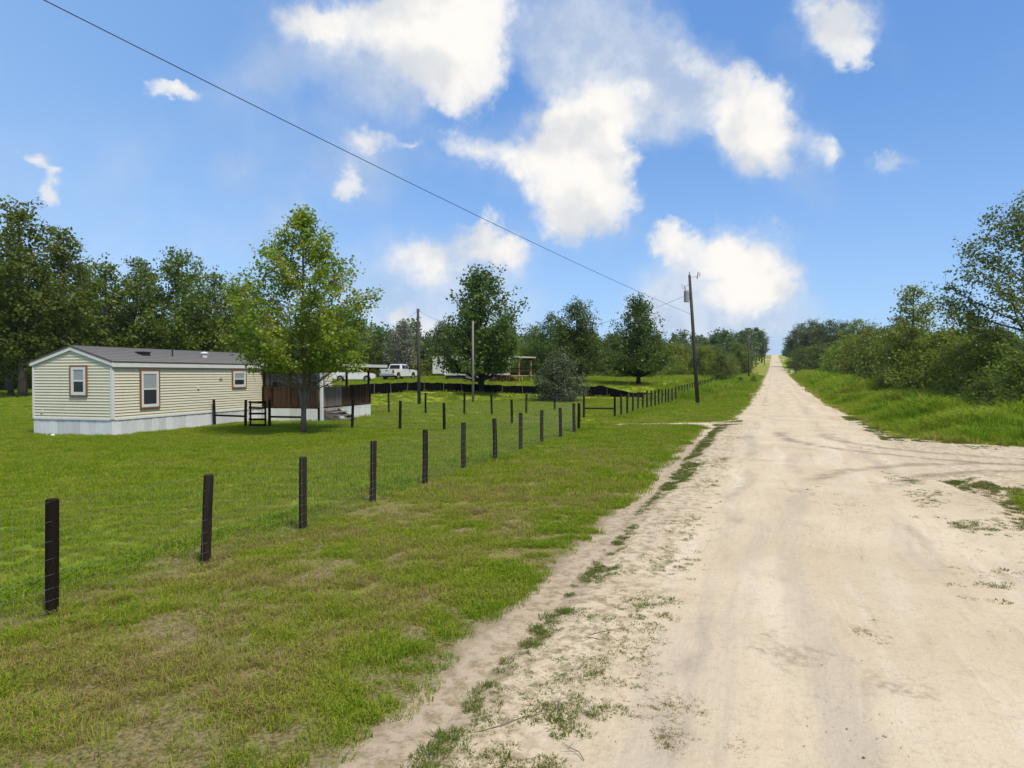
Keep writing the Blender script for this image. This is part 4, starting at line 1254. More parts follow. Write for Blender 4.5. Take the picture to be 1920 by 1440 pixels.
def fence(name, label, pts, wires=True, h=1.28, group=None, skip=(), step=0.10, lean=0.014):
    x0, y0 = pts[0]
    o = root(name, label, 'fence', (x0, y0, 0), 0, group)
    prev = None
    wm = MB()
    for i, (x, y) in enumerate(pts):
        z = gz(x, y)
        p = link('post', POSTS[i % 5], o, (x - x0, y - y0, z))
        p.rotation_euler = (rt.gauss(0, lean), rt.gauss(0, lean), rt.random() * 6)
        p.scale = (1, 1, h / 1.28 * rt.uniform(0.95, 1.04))
        if prev is not None and wires and i not in skip:
            off = np.array([0.055, -0.03, 0])
            wire_run(wm, np.array([prev[0] - x0, prev[1] - y0, prev[2]]) + off, np.array([x - x0, y - y0, z]) + off, step=step)
        prev = (x, y, z)
    if wires:
        part('wire_mesh', wm, 'wire', o, kind='stuff')
    return o


row_r = [px_ground(*p) for p in [(92, 1160), (383, 1062), (567, 998), (698, 945), (796, 911), (869, 884), (928, 866), (976, 847), (1016, 833), (1051, 822), (1077, 814)]]
row_r = [(2 * row_r[0][0] - row_r[1][0], 2 * row_r[0][1] - row_r[1][1])] + row_r
fence('roadside_fence', 'black round-post and wire fence between the lawn and the grass verge', row_r, h=1.2)
row_a = [px_ground(*p) for p in [(505, 803), (568, 804), (660, 805), (750, 808), (833, 809), (960, 798), (1085, 811)]]
fa = fence('yard_fence', 'black round-post wire fence from the wooden gate past the yard tree to the driveway', row_a, h=1.26, skip=(1,))
row_h = [px_ground(*p) for p in [(402, 800), (460, 803)]]
fh = fence('house_fence', 'two dark posts joined by one rail between the mobile home and the gate', row_h, wires=False, h=1.25)


def rail(parent, a, b, z, r, mat='post_wood', nm='rail'):
    mb = MB(); ox, oy = parent.location.x, parent.location.y
    mb.tube([(a[0] - ox, a[1] - oy, gz(*a) + z), (b[0] - ox, b[1] - oy, gz(*b) + z)], r, 8)
    return part(nm, mb, mat, parent)


rail(fh, row_h[0], row_h[1], 0.52, 0.045)
rail(fa, row_a[0], row_a[1], 0.52, 0.045)
# wooden gate between the two posts
g0 = px_ground(466, 803); g1 = px_ground(499, 803)
gt = root('gate', 'dark wooden five-bar gate leading to the porch', 'gate', (g0[0], g0[1], gz(*g0)), math.atan2(g1[1] - g0[1], g1[0] - g0[0]))
gl_ = math.hypot(g1[0] - g0[0], g1[1] - g0[1])
for k in range(5):
    z = 0.12 + k * 0.26
    boxpart('gate_bar', (0.0, gl_, -0.02, 0.02, z - 0.045, z + 0.045), 'post_wood', gt, 0.004)
for xx in (0.02, gl_ - 0.10):
    boxpart('gate_stile', (xx, xx + 0.08, 0.022, 0.055, 0.06, 1.22), 'post_wood', gt, 0.004)
row_b = [px_ground(*p) for p in [(729, 775), (798, 777), (870, 779), (922, 780), (987, 777), (1040, 771), (1095, 785)]]
fence('back_yard_fence', 'dark post fence across the lawn in front of the black silt fence', row_b, h=1.28, step=0.25)
pA, pB = px_ground(1095.5, 785), px_ground(1153, 785)
row_c = [pB]
cd = np.array([0.352, 0.936])
dist = 0
c = np.array(pB)
for k in range(36):
    c = c + cd * (1.75 if k < 12 else 2.3)
    row_c.append((float(c[0]), float(c[1])))
fc_ = fence('long_roadside_fence', 'long row of black fence posts running along the road past the utility pole', row_c, h=1.26, step=0.3)
rail(fc_, pA, pB, 0.55, 0.05)

# black silt fence on stakes
sf_pts = [(px_x(655, 56), 56), (px_x(700, 58), 58), (px_x(780, 62.5), 62.5), (px_x(860, 65.5), 65.5), (px_x(960, 67.5), 67.5), (px_x(1040, 67), 67), (px_x(1095, 66), 66), (px_x(1130, 66), 66), (px_x(1180, 65.5), 65.5), (px_x(1264, 65), 65)]
sf_h = [0.95, 0.93, 0.88, 0.82, 0.78, 0.88, 1.0, 1.05, 0.55, 0.55]
xs = np.array([p[0] for p in sf_pts]); ys = np.array([p[1] for p in sf_pts])
cum = np.concatenate([[0], np.cumsum(np.hypot(np.diff(xs), np.diff(ys)))])
sr = root('silt_fence', 'low black fabric silt fence on pale stakes across the field', 'fence', (xs[0], ys[0], 0))
tt = np.arange(0, cum[-1], 0.2)
X = np.interp(tt, cum, xs); Y = np.interp(tt, cum, ys) + 0.05 * np.sin(tt * 3.1) + 0.04 * np.sin(tt * 7.7)
Hh = np.interp(tt, cum, sf_h) - 0.05 * np.abs(np.sin(tt * math.pi / 2.05)) + 0.02 * np.sin(tt * 5)
Zb = np.array([gz(a, b) for a, b in zip(X, Y)])
fm = MB()
vs = []
for i in range(len(tt)):
    for (dy_, zz) in ((0, Zb[i] - 0.05), (0.03 * math.sin(tt[i] * 4), Zb[i] + Hh[i] * 0.5), (0, Zb[i] + Hh[i]), (0.012, Zb[i] + Hh[i]), (0.012 + 0.03 * math.sin(tt[i] * 4), Zb[i] + Hh[i] * 0.5), (0.012, Zb[i] - 0.05)):
        vs.append((X[i] - xs[0], Y[i] + dy_ - ys[0], zz))
fs = []
for i in range(len(tt) - 1):
    for k in range(5):
        fs.append((i * 6 + k, (i + 1) * 6 + k, (i + 1) * 6 + k + 1, i * 6 + k + 1))
fm.add(vs, fs)
part('fabric', fm, 'silt_fabric', sr)
skm = MB(); skm.box(-0.03, 0.03, -0.02, 0.02, -0.2, 1.0); skme = skm.mesh('stake', 'stake')
for s_ in np.arange(0.6, cum[-1], 2.05):
    a, b = float(np.interp(s_, cum, xs)), float(np.interp(s_, cum, ys)) - 0.12
    k = link('stake', skme, sr, (a - xs[0], b - ys[0], gz(a, b)))
    k.scale.z = float(np.interp(s_, cum, sf_h)) + 0.06
    k.rotation_euler = (rt.gauss(0, .03), rt.gauss(0, .05), rt.random())

# ------------------------------------------------------------------ utility poles and wires
upx, upy = px_x(1309, 57.0), 57.0
upz = gz(upx, upy)
up = root('utility_pole', 'leaning wooden utility pole with grey transformer beside the road', 'utility pole', (upx, upy, upz))
top = Vector((px_x(1292, 57) - upx, 0, 10.55))
mb = MB(); mb.tube([(0, 0, -0.5), tuple(top * 0.5), tuple(top)], [0.17, 0.145, 0.11], 12); part('pole', mb, 'pole_wood', up, smooth=True)
tp = top * 0.885
mb = MB(); mb.tube([(tp.x - 0.34, -0.1, tp.z - 1.0), (tp.x - 0.34, -0.1, tp.z - 0.12), (tp.x - 0.34, -0.1, tp.z - 0.02)], [0.22, 0.22, 0.14], 14); tf_ = part('transformer', mb, 'transformer_grey', up, smooth=False)
mb = MB(); mb.tube([(tp.x - 0.44, -0.1, tp.z - 0.04), (tp.x - 0.50, -0.1, tp.z + 0.32)], [0.05, 0.03], 8); part('bushing', mb, 'transformer_grey', tf_)
mb = MB(); mb.box(tp.x - 0.16, tp.x + 0.02, -0.15, -0.05, tp.z - 0.75, tp.z - 0.65); mb.box(tp.x - 0.16, tp.x + 0.02, -0.15, -0.05, tp.z - 0.35, tp.z - 0.25); part('bracket', mb, 'dark_metal', up)
mb = MB(); mb.tube([(tp.x - 0.50, -0.1, tp.z + 0.3), (tp.x - 0.75, -0.05, tp.z + 0.45), (tp.x - 0.62, 0, tp.z + 0.1), (tp.x - 0.3, 0, tp.z + 0.35), (tp.x - 0.05, 0, tp.z + 0.55)], 0.016, 5); part('jumper_wire', mb, 'cable', up)
mb = MB(); mb.tube([(top.x + 0.02, 0, top.z - 0.25), (top.x + 0.62, 0, top.z - 0.08)], 0.018, 5); mb.tube([(top.x + 0.62, 0, top.z - 0.3), (top.x + 0.72, 0, top.z + 0.28)], [0.05, 0.045], 7)
mb.tube([(top.x + 0.80, 0, top.z - 0.1), (top.x + 0.88, 0, top.z + 0.2)], 0.03, 6); part('insulator', mb, 'transformer_grey', up)
mb = MB(); mb.tube([(top.x, 0, top.z - 0.02), (top.x - 0.01, 0, top.z + 0.28)], [0.05, 0.035], 8); part('pole_pin', mb, 'transformer_grey', up)
mb = MB(); mb.box(-0.10, 0.10, -0.24, -0.13, 3.1, 3.75); part('meter_box', mb, 'black_trim', up)


def simple_pole(name, label, px, dep, toppy, r, mat, lean=0.0, group=None):
    x = px_x(px, dep); z = gz(x, dep); H = (700 - toppy) * dep / F + CAMZ - z
    o = root(name, label, 'pole', (x, dep, z), 0, group)
    m_ = MB(); m_.tube([(0, 0, -0.4), (lean * H * .5, 0, H * .5), (lean * H, 0, H)], [r * 1.15, r, r * .8], 10); part('shaft', m_, mat, o, smooth=True)
    m_ = MB(); m_.tube([(lean * H, 0, H - 0.25), (lean * H + 0.16, 0, H - 0.18), (lean * H + 0.17, 0, H - 0.05)], 0.03, 6); part('insulator', m_, 'transformer_grey', o)
    return o, Vector((x + lean * H, dep, z + H - 0.12))


_, t783 = simple_pole('service_pole', 'plain brown wooden pole standing in the lawn before the silt fence', 786, 54.5, 579, 0.125, 'pole_wood', -0.012)
_, t887 = simple_pole('meter_pole', 'thin pale grey pole in front of the dark shade tree', 887, 59.0, 602, 0.095, 'pole_grey', -0.002)
simple_pole('far_utility_pole', 'small distant utility pole on the verge beyond the utility pole with transformer', 1404, 150, 628, 0.15, 'pole_wood', -0.004)
simple_pole('far_utility_pole', 'tiny farthest utility pole against the sky near the hill crest', 1433, 330, 637, 0.16, 'pole_wood', 0.0)


def cable(name, label, a, b, sag, r=0.012, n=24):
    a = Vector(a); b = Vector(b); mb = MB()
    pts = []
    for i in range(n + 1):
        t = i / n; p = a.lerp(b, t); p.z -= 4 * sag * t * (1 - t); pts.append(p - a)
    mb.tube(pts, r, 5)
    o = link(name, mb.mesh(name, 'cable'), None, a)
    return tag(o, label, 'cable')


mb = MB()
end = Vector((upx + top.x * 0.7, upy - 0.12, upz + 7.3))
pts = []
for i in range(61):
    q = 1.0 - 1.75 * i / 60
    pts.append(Vector((-9.7 + (end.x + 9.7) * q, 14.3 + (end.y - 14.3) * q, CAMZ + 7.7 - 3.9 * q + 1.0 * q * q)) - end)
mb.tube(pts, 0.0115, 5)
tag(link('overhead_cable', mb.mesh('overhead_cable', 'cable'), None, end), 'long dark overhead cable slanting down across the sky to the utility pole', 'cable')
cable('service_cable', 'thin cable from the transformer sagging behind the trees to the grey pole', (upx + tp.x - 0.3, upy - 0.25, upz + tp.z - 0.4), t887, 1.5, 0.012)
cable('service_cable', 'thin cable strung between the brown pole and the grey pole', t783, t887, 0.5, 0.008)
hx = (KX + e1[0] * 15.0 + e2[0] * 0.5, KY + e1[1] * 15.0 + e2[1] * 0.5, 3.5)
cable('service_cable', 'thin cable sagging from the brown pole to the mobile home roof', t783, hx, 0.8, 0.008)


# ------------------------------------------------------------------ vehicles
def wheel(parent, x, y, r, wd, side):
    m_ = MB()
    m_.tube([(x, y - wd / 2, r), (x, y - wd / 2 + 0.03, r), (x, y + wd / 2 - 0.03, r), (x, y + wd / 2, r)], [r * 0.93, r, r, r * 0.93], 22)
    wl = part('wheel', m_, 'tyre', parent, smooth=False)
    m_ = MB(); yo = y + side * (wd / 2 + 0.004)
    m_.tube([(x, yo - side * 0.03, r), (x, yo, r)], [r * 0.64, r * 0.60], 18)
    m_.tube([(x, yo, r), (x, yo + side * 0.02, r)], [r * 0.2, r * 0.16], 10)
    part('rim', m_, 'rim', wl)


def arch(cx, r, z0, n=9, rev=False):
    pts = []
    for k in range(n):
        a_ = math.pi * k / (n - 1)
        pts.append((cx - r * math.cos(a_), z0 + r * math.sin(a_)))
    return pts if not rev else pts[::-1]


def pickup(name, label, x, y, yaw):
    o = root(name, label, 'truck', (x, y, gz(x, y)), yaw)     # local +x forward, origin under the middle
    W = 0.98
    pf = [(-2.85, 0.62)] + [(-2.25, 0.52)] + arch(-1.75, 0.47, 0.52) + [(-1.2, 0.45), (1.35, 0.45)] + arch(1.85, 0.47, 0.52) + \
         [(2.4, 0.5), (2.82, 0.55), (2.86, 0.95), (2.72, 1.18), (1.55, 1.28), (1.25, 1.30), (-1.05, 1.30), (-1.06, 1.33), (-2.86, 1.33)]
    m_ = MB(); m_.extrude(pf, -W, W); part('body', m_, 'car_paint', o, bevel=0.03)
    cabp = [(-1.02, 1.29), (1.32, 1.29), (0.62, 1.86), (0.3, 1.93), (-0.55, 1.93), (-0.80, 1.88)]
    m_ = MB(); m_.extrude(cabp, -0.93, 0.93, inset=0.16, zin=1.5); cab = part('cab', m_, 'car_paint', o, bevel=0.03)
    for s in (-1, 1):
        yb, yt = s * 0.930, s * 0.805
        def q(xa, xb, xc, xd, nm):
            za, zb = 1.36, 1.80
            ya = s * (0.935 - 0.16 * 0.0) ; yt_ = s * 0.80
            mm = MB()
            lo = lambda x_: (x_, s * 0.905, 1.37); hi = lambda x_: (x_, s * 0.800, 1.79)
            v = [lo(xa), lo(xb), hi(xc), hi(xd)]
            v2 = [(p_[0], p_[1] + s * 0.035, p_[2] + 0.01) for p_ in v]
            mm.add(v + v2, [(0, 1, 2, 3), (7, 6, 5, 4), (0, 4, 5, 1), (1, 5, 6, 2), (2, 6, 7, 3), (3, 7, 4, 0)])
            part(nm, mm, 'car_glass', cab)
        q(0.12, 1.02, 0.52, 0.12, 'window'); q(-0.78, 0.02, 0.02, -0.66, 'window')
        mm = MB(); mm.box(0.80, 0.98, s * 1.05 - 0.09, s * 1.05 + 0.09, 1.30, 1.48); part('mirror', mm, 'black_trim', o, bevel=0.02)
        mm = MB(); mm.box(-2.90, -2.78, s * 0.90 - 0.085, s * 0.90 + 0.085, 0.82, 1.22); part('tail_light', mm, 'tail_lamp', o, bevel=0.01)
        mm = MB(); mm.box(-0.25, -0.08, s * 0.985 - 0.012, s * 0.985 + 0.012, 1.16, 1.19); part('door_handle', mm, 'black_trim', o)
        mm = MB(); mm.box(2.78, 2.88, s * 0.78 - 0.16, s * 0.78 + 0.16, 0.92, 1.1); part('headlight', mm, 'glass_pale', o, bevel=0.01)
        for wx in (-1.75, 1.85):
            wheel(o, wx, s * 0.84, 0.40, 0.27, s)
    mm = MB()
    v = [(-1.035, -0.72, 1.38), (-1.035, 0.72, 1.38), (-0.86, 0.64, 1.82), (-0.86, -0.64, 1.82)]
    v2 = [(p_[0] - 0.03, p_[1], p_[2]) for p_ in v]
    mm.add(v + v2, [(0, 1, 2, 3), (7, 6, 5, 4), (0, 4, 5, 1), (1, 5, 6, 2), (2, 6, 7, 3), (3, 7, 4, 0)]); part('rear_window', mm, 'car_glass', cab)
    mm = MB(); mm.box(-3.02, -2.84, -0.95, 0.95, 0.50, 0.70); part('rear_bumper', mm, 'rim', o, bevel=0.02)
    mm = MB(); mm.box(-2.885, -2.84, -0.76, 0.76, 0.76, 1.30); tg = part('tailgate', mm, 'car_paint', o, bevel=0.01)
    mm = MB(); mm.box(-2.905, -2.88, -0.14, 0.14, 1.10, 1.18); part('tailgate_handle', mm, 'black_trim', tg)
    mm = MB(); mm.box(-2.75, -1.12, -0.80, 0.80, 1.25, 1.345); part('bed_liner', mm, 'black_trim', o)
    mm = MB(); mm.box(-2.3, 2.3, -0.70, 0.70, 0.34, 0.5); part('underbody', mm, 'black_trim', o)
    return o


tx, ty = px_x(748, 85), 85.0
pickup('pickup_truck', 'white crew-cab pickup truck parked on the grass behind the silt fence', tx, ty, R(90 - 21))


def sedan(name, label, x, y, yaw):
    o = root(name, label, 'car', (x, y, gz(x, y)), yaw)
    pf = [(-2.3, 0.5), (-2.0, 0.3)] + arch(-1.4, 0.38, 0.32) + [(-0.9, 0.28), (0.95, 0.28)] + arch(1.42, 0.38, 0.32) + [(1.9, 0.3), (2.32, 0.42), (2.34, 0.75), (2.1, 0.92), (1.05, 1.05), (-1.75, 1.05), (-2.3, 1.0)]
    m_ = MB(); m_.extrude(pf, -0.9, 0.9); part('body', m_, 'car_paint', o, bevel=0.05)
    gp = [(-1.75, 1.03), (1.15, 1.03), (0.35, 1.52), (0.0, 1.60), (-1.0, 1.60), (-1.45, 1.45)]
    m_ = MB(); m_.extrude(gp, -0.86, 0.86, inset=0.17, zin=1.2); cab = part('cabin', m_, 'car_paint', o, bevel=0.04)
    for s in (-1, 1):
        for xa, xb, xc, xd in ((0.0, 0.90, 0.32, 0.0), (-1.35, -0.10, -0.10, -1.15)):
            lo = lambda x_: (x_, s * 0.835, 1.08); hi = lambda x_: (x_, s * 0.735, 1.49)
            v = [lo(xa), lo(xb), hi(xc), hi(xd)]; v2 = [(p_[0], p_[1] + s * 0.04, p_[2] + .01) for p_ in v]
            mm = MB(); mm.add(v + v2, [(0, 1, 2, 3), (7, 6, 5, 4), (0, 4, 5, 1), (1, 5, 6, 2), (2, 6, 7, 3), (3, 7, 4, 0)]); part('window', mm, 'car_glass', cab)
        for wx in (-1.4, 1.42):
            wheel(o, wx, s * 0.78, 0.33, 0.22, s)
        mm = MB(); mm.box(2.22, 2.35, s * 0.66 - 0.16, s * 0.66 + 0.16, 0.68, 0.80); part('headlight', mm, 'glass_pale', o, bevel=0.01)
        mm = MB(); mm.box(-2.32, -2.22, s * 0.70 - 0.14, s * 0.70 + 0.14, 0.72, 0.90); part('tail_light', mm, 'tail_lamp', o, bevel=0.01)
    v = [(1.08, -0.74, 1.08), (1.08, 0.74, 1.08), (0.40, 0.64, 1.50), (0.40, -0.64, 1.50)]; v2 = [(p_[0] + 0.03, p_[1], p_[2] + 0.02) for p_ in v]
    mm = MB(); mm.add(v + v2, [(0, 1, 2, 3), (7, 6, 5, 4), (0, 4, 5, 1), (1, 5, 6, 2), (2, 6, 7, 3), (3, 7, 4, 0)]); part('windscreen', mm, 'car_glass', cab)
    return o


cx, cy = px_x(664, 76), 76.0
sedan('parked_car', 'white car parked beyond the porch, seen under its roof', cx, cy, R(8))

# neighbour's camper, timber porch, woodpile and grey trailer
cpx, cpy = px_x(885, 86), 86.0
cp = root('camper', 'white camper trailer with a small window behind the dark shade tree', 'camper', (cpx, cpy, gz(cpx, cpy)), R(-4))
m_ = MB(); m_.extrude([(-4.75, 0.75), (-3.4, 0.75), (-3.2, 0.55), (4.7, 0.55), (4.75, 2.6), (4.5, 2.85), (-4.5, 2.95), (-4.75, 2.8)], -1.2, 1.2)
part('body', m_, 'camper_white', cp, bevel=0.05)
boxpart('window', (-4.05, -3.72, -1.235, -1.18, 2.12, 2.42), 'glass_dark', cp)
for xx in (-1.6, 1.2, 3.2):
    boxpart('window', (xx, xx + 0.9, -1.235, -1.18, 1.55, 2.25), 'glass_dark', cp)
boxpart('door', (-0.4, 0.3, -1.24, -1.18, 0.7, 2.5), 'camper_white', cp)
for xx in (0.6, 1.5):
    for s in (-1, 1):
        wheel(cp, xx, s * 1.0, 0.36, 0.22, s)
boxpart('skirt', (-3.1, 4.4, -1.10, 1.10, 0.02, 0.56), 'black_trim', cp)
gtx, gty = px_x(888, 78), 78.0
g_ = root('utility_trailer', 'low grey box trailer standing before the white camper', 'trailer', (gtx, gty, gz(gtx, gty)), R(4))
m_ = MB(); m_.box(-0.9, 0.9, -0.7, 0.7, 0.32, 1.05); m_.box(-0.93, 0.93, -0.73, 0.73, 1.05, 1.12); part('box', m_, 'tarp_grey', g_, bevel=0.015)
for s in (-1, 1):
    wheel(g_, 0.0, s * 0.82, 0.28, 0.18, s)
m_ = MB(); m_.tube([(0.9, 0, 0.4), (1.9, 0, 0.4), (2.0, 0, 0.3)], 0.04, 6); part('tow_bar', m_, 'dark_metal', g_)
boxpart('tarp', (1.05, 2.4, -0.5, 0.5, 0.42, 0.75), 'tarp_grey', g_, 0.1)
wpx, wpy = px_x(946, 80), 80.0
logm = MB(); logm.tube([(0, -0.28, 0), (0, 0.28, 0)], 0.115, 9); lme = logm.mesh('log', 'brown_wood')
wp = root('woodpile', 'heap of brown split logs beside the timber porch', 'woodpile', (wpx, wpy, gz(wpx, wpy)), R(10))
for rw in range(4):
    for k in range(14 - rw * 2):
        l = link('log', lme, wp, (-1.7 + rw * 0.22 + k * 0.24 + rt.uniform(-.03, .03), rt.uniform(-.08, .08), 0.10 + rw * 0.20))
        l.rotation_euler = (rt.uniform(-.1, .1), rt.random() * 6, rt.uniform(-.25, .25))
tpx, tpy = px_x(984, 82), 82.0
tp_ = root('timber_porch', 'small pale-roofed timber porch with rails beside the round shrub', 'porch', (tpx, tpy, gz(tpx, tpy)), R(3))
for xx in (-0.75, 0.65):
    for yy in (-0.8, 0.8):
        boxpart('post', (xx, xx + 0.09, yy - 0.045, yy + 0.045, 0, 2.75), 'new_wood', tp_)
m_ = MB(); m_.extrude([(-1.25, 2.75), (1.25, 2.75), (1.25, 2.86), (-1.25, 2.98)], -1.1, 1.1); part('roof', m_, 'metal_roof', tp_)
boxpart('deck', (-1.7, 0.85, -0.9, 0.9, 0.62, 0.72), 'new_wood', tp_)
for z in (1.25, 1.5, 1.72):
    boxpart('rail', (-1.7, 0.75, -0.86, -0.82, z - 0.06, z + 0.06), 'brown_wood', tp_)
boxpart('beam', (-1.0, 0.9, -0.85, -0.75, 2.5, 2.74), 'brown_wood', tp_)
for k in range(3):
    boxpart('step', (-2.0 + 0.0 * k, -1.72, -0.85 - 0.0 * k, 0.85, 0.12 + 0.2 * k, 0.17 + 0.2 * k), 'new_wood', tp_) if k == 0 else boxpart('step', (-2.0 + 0.12 * k, -1.72 + 0.05 * k, -0.85, 0.85, 0.12 + 0.2 * k, 0.17 + 0.2 * k), 'new_wood', tp_)
for xx in (-1.66, -0.4, 0.6):
    boxpart('leg', (xx, xx + 0.09, -0.85, -0.76, 0, 0.62), 'new_wood', tp_)
# two small white markers on the far verge
for px, lab in [(1474, 'narrow white marker post on the far verge'), (1486, 'small white board on the far verge by the thicket')]:
    x = px_x(px, 195); o = root('verge_marker', lab, 'marker', (x, 195, gz(x, 195)))
    wd = 0.14 if px == 1474 else 0.55
    boxpart('board', (-wd, wd, -0.03, 0.03, 0.5, 1.5 if px == 1474 else 1.35), 'white_trim', o)
    boxpart('stake', (-0.05, 0.05, 0.03, 0.09, -0.2, 1.3), 'stake', o)

# ------------------------------------------------------------------ grass and weeds (uncountable: point-scattered tufts)
def tuft_mesh(name, seed, n, rad, hlo, hhi, wd, lean, mat, curve=0.5):
    rng = np.random.default_rng(seed)
    co = []; fc = []; rn = []
    for i in range(n):
        a = rng.random() * 6.28; r = rad * math.sqrt(rng.random())
        bx, by = r * math.cos(a), r * math.sin(a)
        h = rng.uniform(hlo, hhi); da = a + rng.normal(0, 0.9); ln = lean * rng.uniform(0.3, 1.3) * h
        dxy = np.array([math.cos(da), math.sin(da)]); sa = rng.random() * 6.28
        sx, sy = math.cos(sa) * wd / 2, math.sin(sa) * wd / 2
        o = len(co)
        mx_, my_ = bx + dxy[0] * ln * 0.35, by + dxy[1] * ln * 0.35
        co += [(bx - sx, by - sy, -0.02), (bx + sx, by + sy, -0.02), (mx_ + sx * .8, my_ + sy * .8, h * (0.62 + 0.1 * curve)), (mx_ - sx * .8, my_ - sy * .8, h * (0.62 + 0.1 * curve)),
               (bx + dxy[0] * ln, by + dxy[1] * ln, h * (1 - 0.25 * curve * lean))]
        fc += [(o, o + 1, o + 2, o + 3), (o + 3, o + 2, o + 4)]
        q = rng.random(); rn += [q, q]
    me = bpy.data.meshes.new(name); me.from_pydata(co, [], fc); me.materials.append(MATS[mat])
    at = me.attributes.new('rnd', 'FLOAT', 'FACE'); at.data.foreach_set('value', rn)
    return me


def tuft_collection(name, meshes):
    c = bpy.data.collections.new(name)
    for i, me in enumerate(meshes):
        c.objects.link(bpy.data.objects.new(name + '_tuft', me))
    return c


def scatter(name, label, cat, pts, scl, tint, coll, seed, tilt=0.12):
    rng = np.random.default_rng(seed)
    n = len(pts)
    me = bpy.data.meshes.new(name)
    me.vertices.add(n); me.vertices.foreach_set('co', np.ascontiguousarray(pts, np.float32).reshape(-1))
    rot = np.stack([rng.normal(0, tilt, n), rng.normal(0, tilt, n), rng.random(n) * 6.283], -1).astype(np.float32)
    a = me.attributes.new('rot', 'FLOAT_VECTOR', 'POINT'); a.data.foreach_set('vector', rot.reshape(-1))
    a = me.attributes.new('scl', 'FLOAT', 'POINT'); a.data.foreach_set('value', scl.astype(np.float32))
    a = me.attributes.new('tint', 'FLOAT', 'POINT'); a.data.foreach_set('value', tint.astype(np.float32))
    o = link(name, me)
    tag(o, label, cat, kind='stuff')
    ng = bpy.data.node_groups.new(name, 'GeometryNodeTree')
    ng.interface.new_socket('Geometry', in_out='INPUT', socket_type='NodeSocketGeometry')
    ng.interface.new_socket('Geometry', in_out='OUTPUT', socket_type='NodeSocketGeometry')
    N = ng.nodes
    gi = N.new('NodeGroupInput'); go = N.new('NodeGroupOutput')
    ci = N.new('GeometryNodeCollectionInfo'); ci.inputs['Collection'].default_value = coll
    ci.inputs['Separate Children'].default_value = True; ci.inputs['Reset Children'].default_value = True
    ip = N.new('GeometryNodeInstanceOnPoints'); ip.inputs['Pick Instance'].default_value = True

    def na(nm, ty):
        q = N.new('GeometryNodeInputNamedAttribute'); q.data_type = ty; q.inputs['Name'].default_value = nm
        return q.outputs['Attribute']
    L = ng.links
    L.new(gi.outputs[0], ip.inputs['Points']); L.new(ci.outputs[0], ip.inputs['Instance'])
    er = N.new('FunctionNodeEulerToRotation'); L.new(na('rot', 'FLOAT_VECTOR'), er.inputs[0]); L.new(er.outputs[0], ip.inputs['Rotation'])
    cx_ = N.new('ShaderNodeCombineXYZ'); s_ = na('scl', 'FLOAT')
    for k in range(3): L.new(s_, cx_.inputs[k])
    L.new(cx_.outputs[0], ip.inputs['Scale'])
    L.new(ip.outputs[0], go.inputs[0])
    md = o.modifiers.new('scatter', 'NODES'); md.node_group = ng
    return o


def sample(n, y0, y1, smin_, smax_, rng, pw=1.0):
    """points in the view wedge between two depths, uniform over area"""
    y = np.sqrt(rng.random(n) * (y1 * y1 - y0 * y0) + y0 * y0)
    s = rng.uniform(smin_, smax_, n)
    return s * y, y


def zat(x, y):
    return ground_z(x, y)


def in_home(x, y):
    lx = (x - KX) * e1[0] + (y - KY) * e1[1]; ly = (x - KX) * e2[0] + (y - KY) * e2[1]
    return ((lx > -0.02) & (lx < HL) & (ly > -0.02) & (ly < HW + 0.05)) | ((lx > PT0 - 0.03) & (lx < PT1) & (ly > -PQ - 0.03) & (ly < 0.1))


rng = np.random.default_rng(101)
C_lawn = tuft_collection('lawn_tufts', [tuft_mesh('lawn_tuft', 200 + i, 26, 0.075, 0.025, 0.075, 0.0068, 1.1, 'lawn') for i in range(5)])
C_mid = tuft_collection('mid_tufts', [tuft_mesh('mid_tuft', 220 + i, 60, 0.26, 0.035, 0.085, 0.011, 0.8, 'lawn') for i in range(4)])
C_tall = tuft_collection('tall_tufts', [tuft_mesh('tall_tuft', 240 + i, 26, 0.15, 0.18, 0.66, 0.022, 0.6, 'tall_grass', 0.8) for i in range(4)])
C_weed = tuft_collection('weed_tufts', [tuft_mesh('weed_tuft', 260 + i, 56, 0.10, 0.010, 0.040, 0.009, 2.4, 'weed', 0.5) for i in range(5)])


def lawn_tint(x, y):
    d = road_d(x, y)
    verge = sstep(-12.0, -7.2, d) * sstep(2, -1, d)
    inner = sstep(-8.2, -9.6, d)
    t = 0.10 + 0.50 * fbm_np(x * 0.35, y * 0.35, 71, 4) + 0.30 * verge * sstep(26, 8, y) * sstep(-3.7, -4.8, d) + (0.95 - 0.45 * inner) * (fbm_np(x * 1.7, y * 1.7, 77, 3) - 0.5) - 0.02 * inner
    return np.clip(t + np.random.default_rng(3).normal(0, 0.14, len(x)), 0, 1.1)


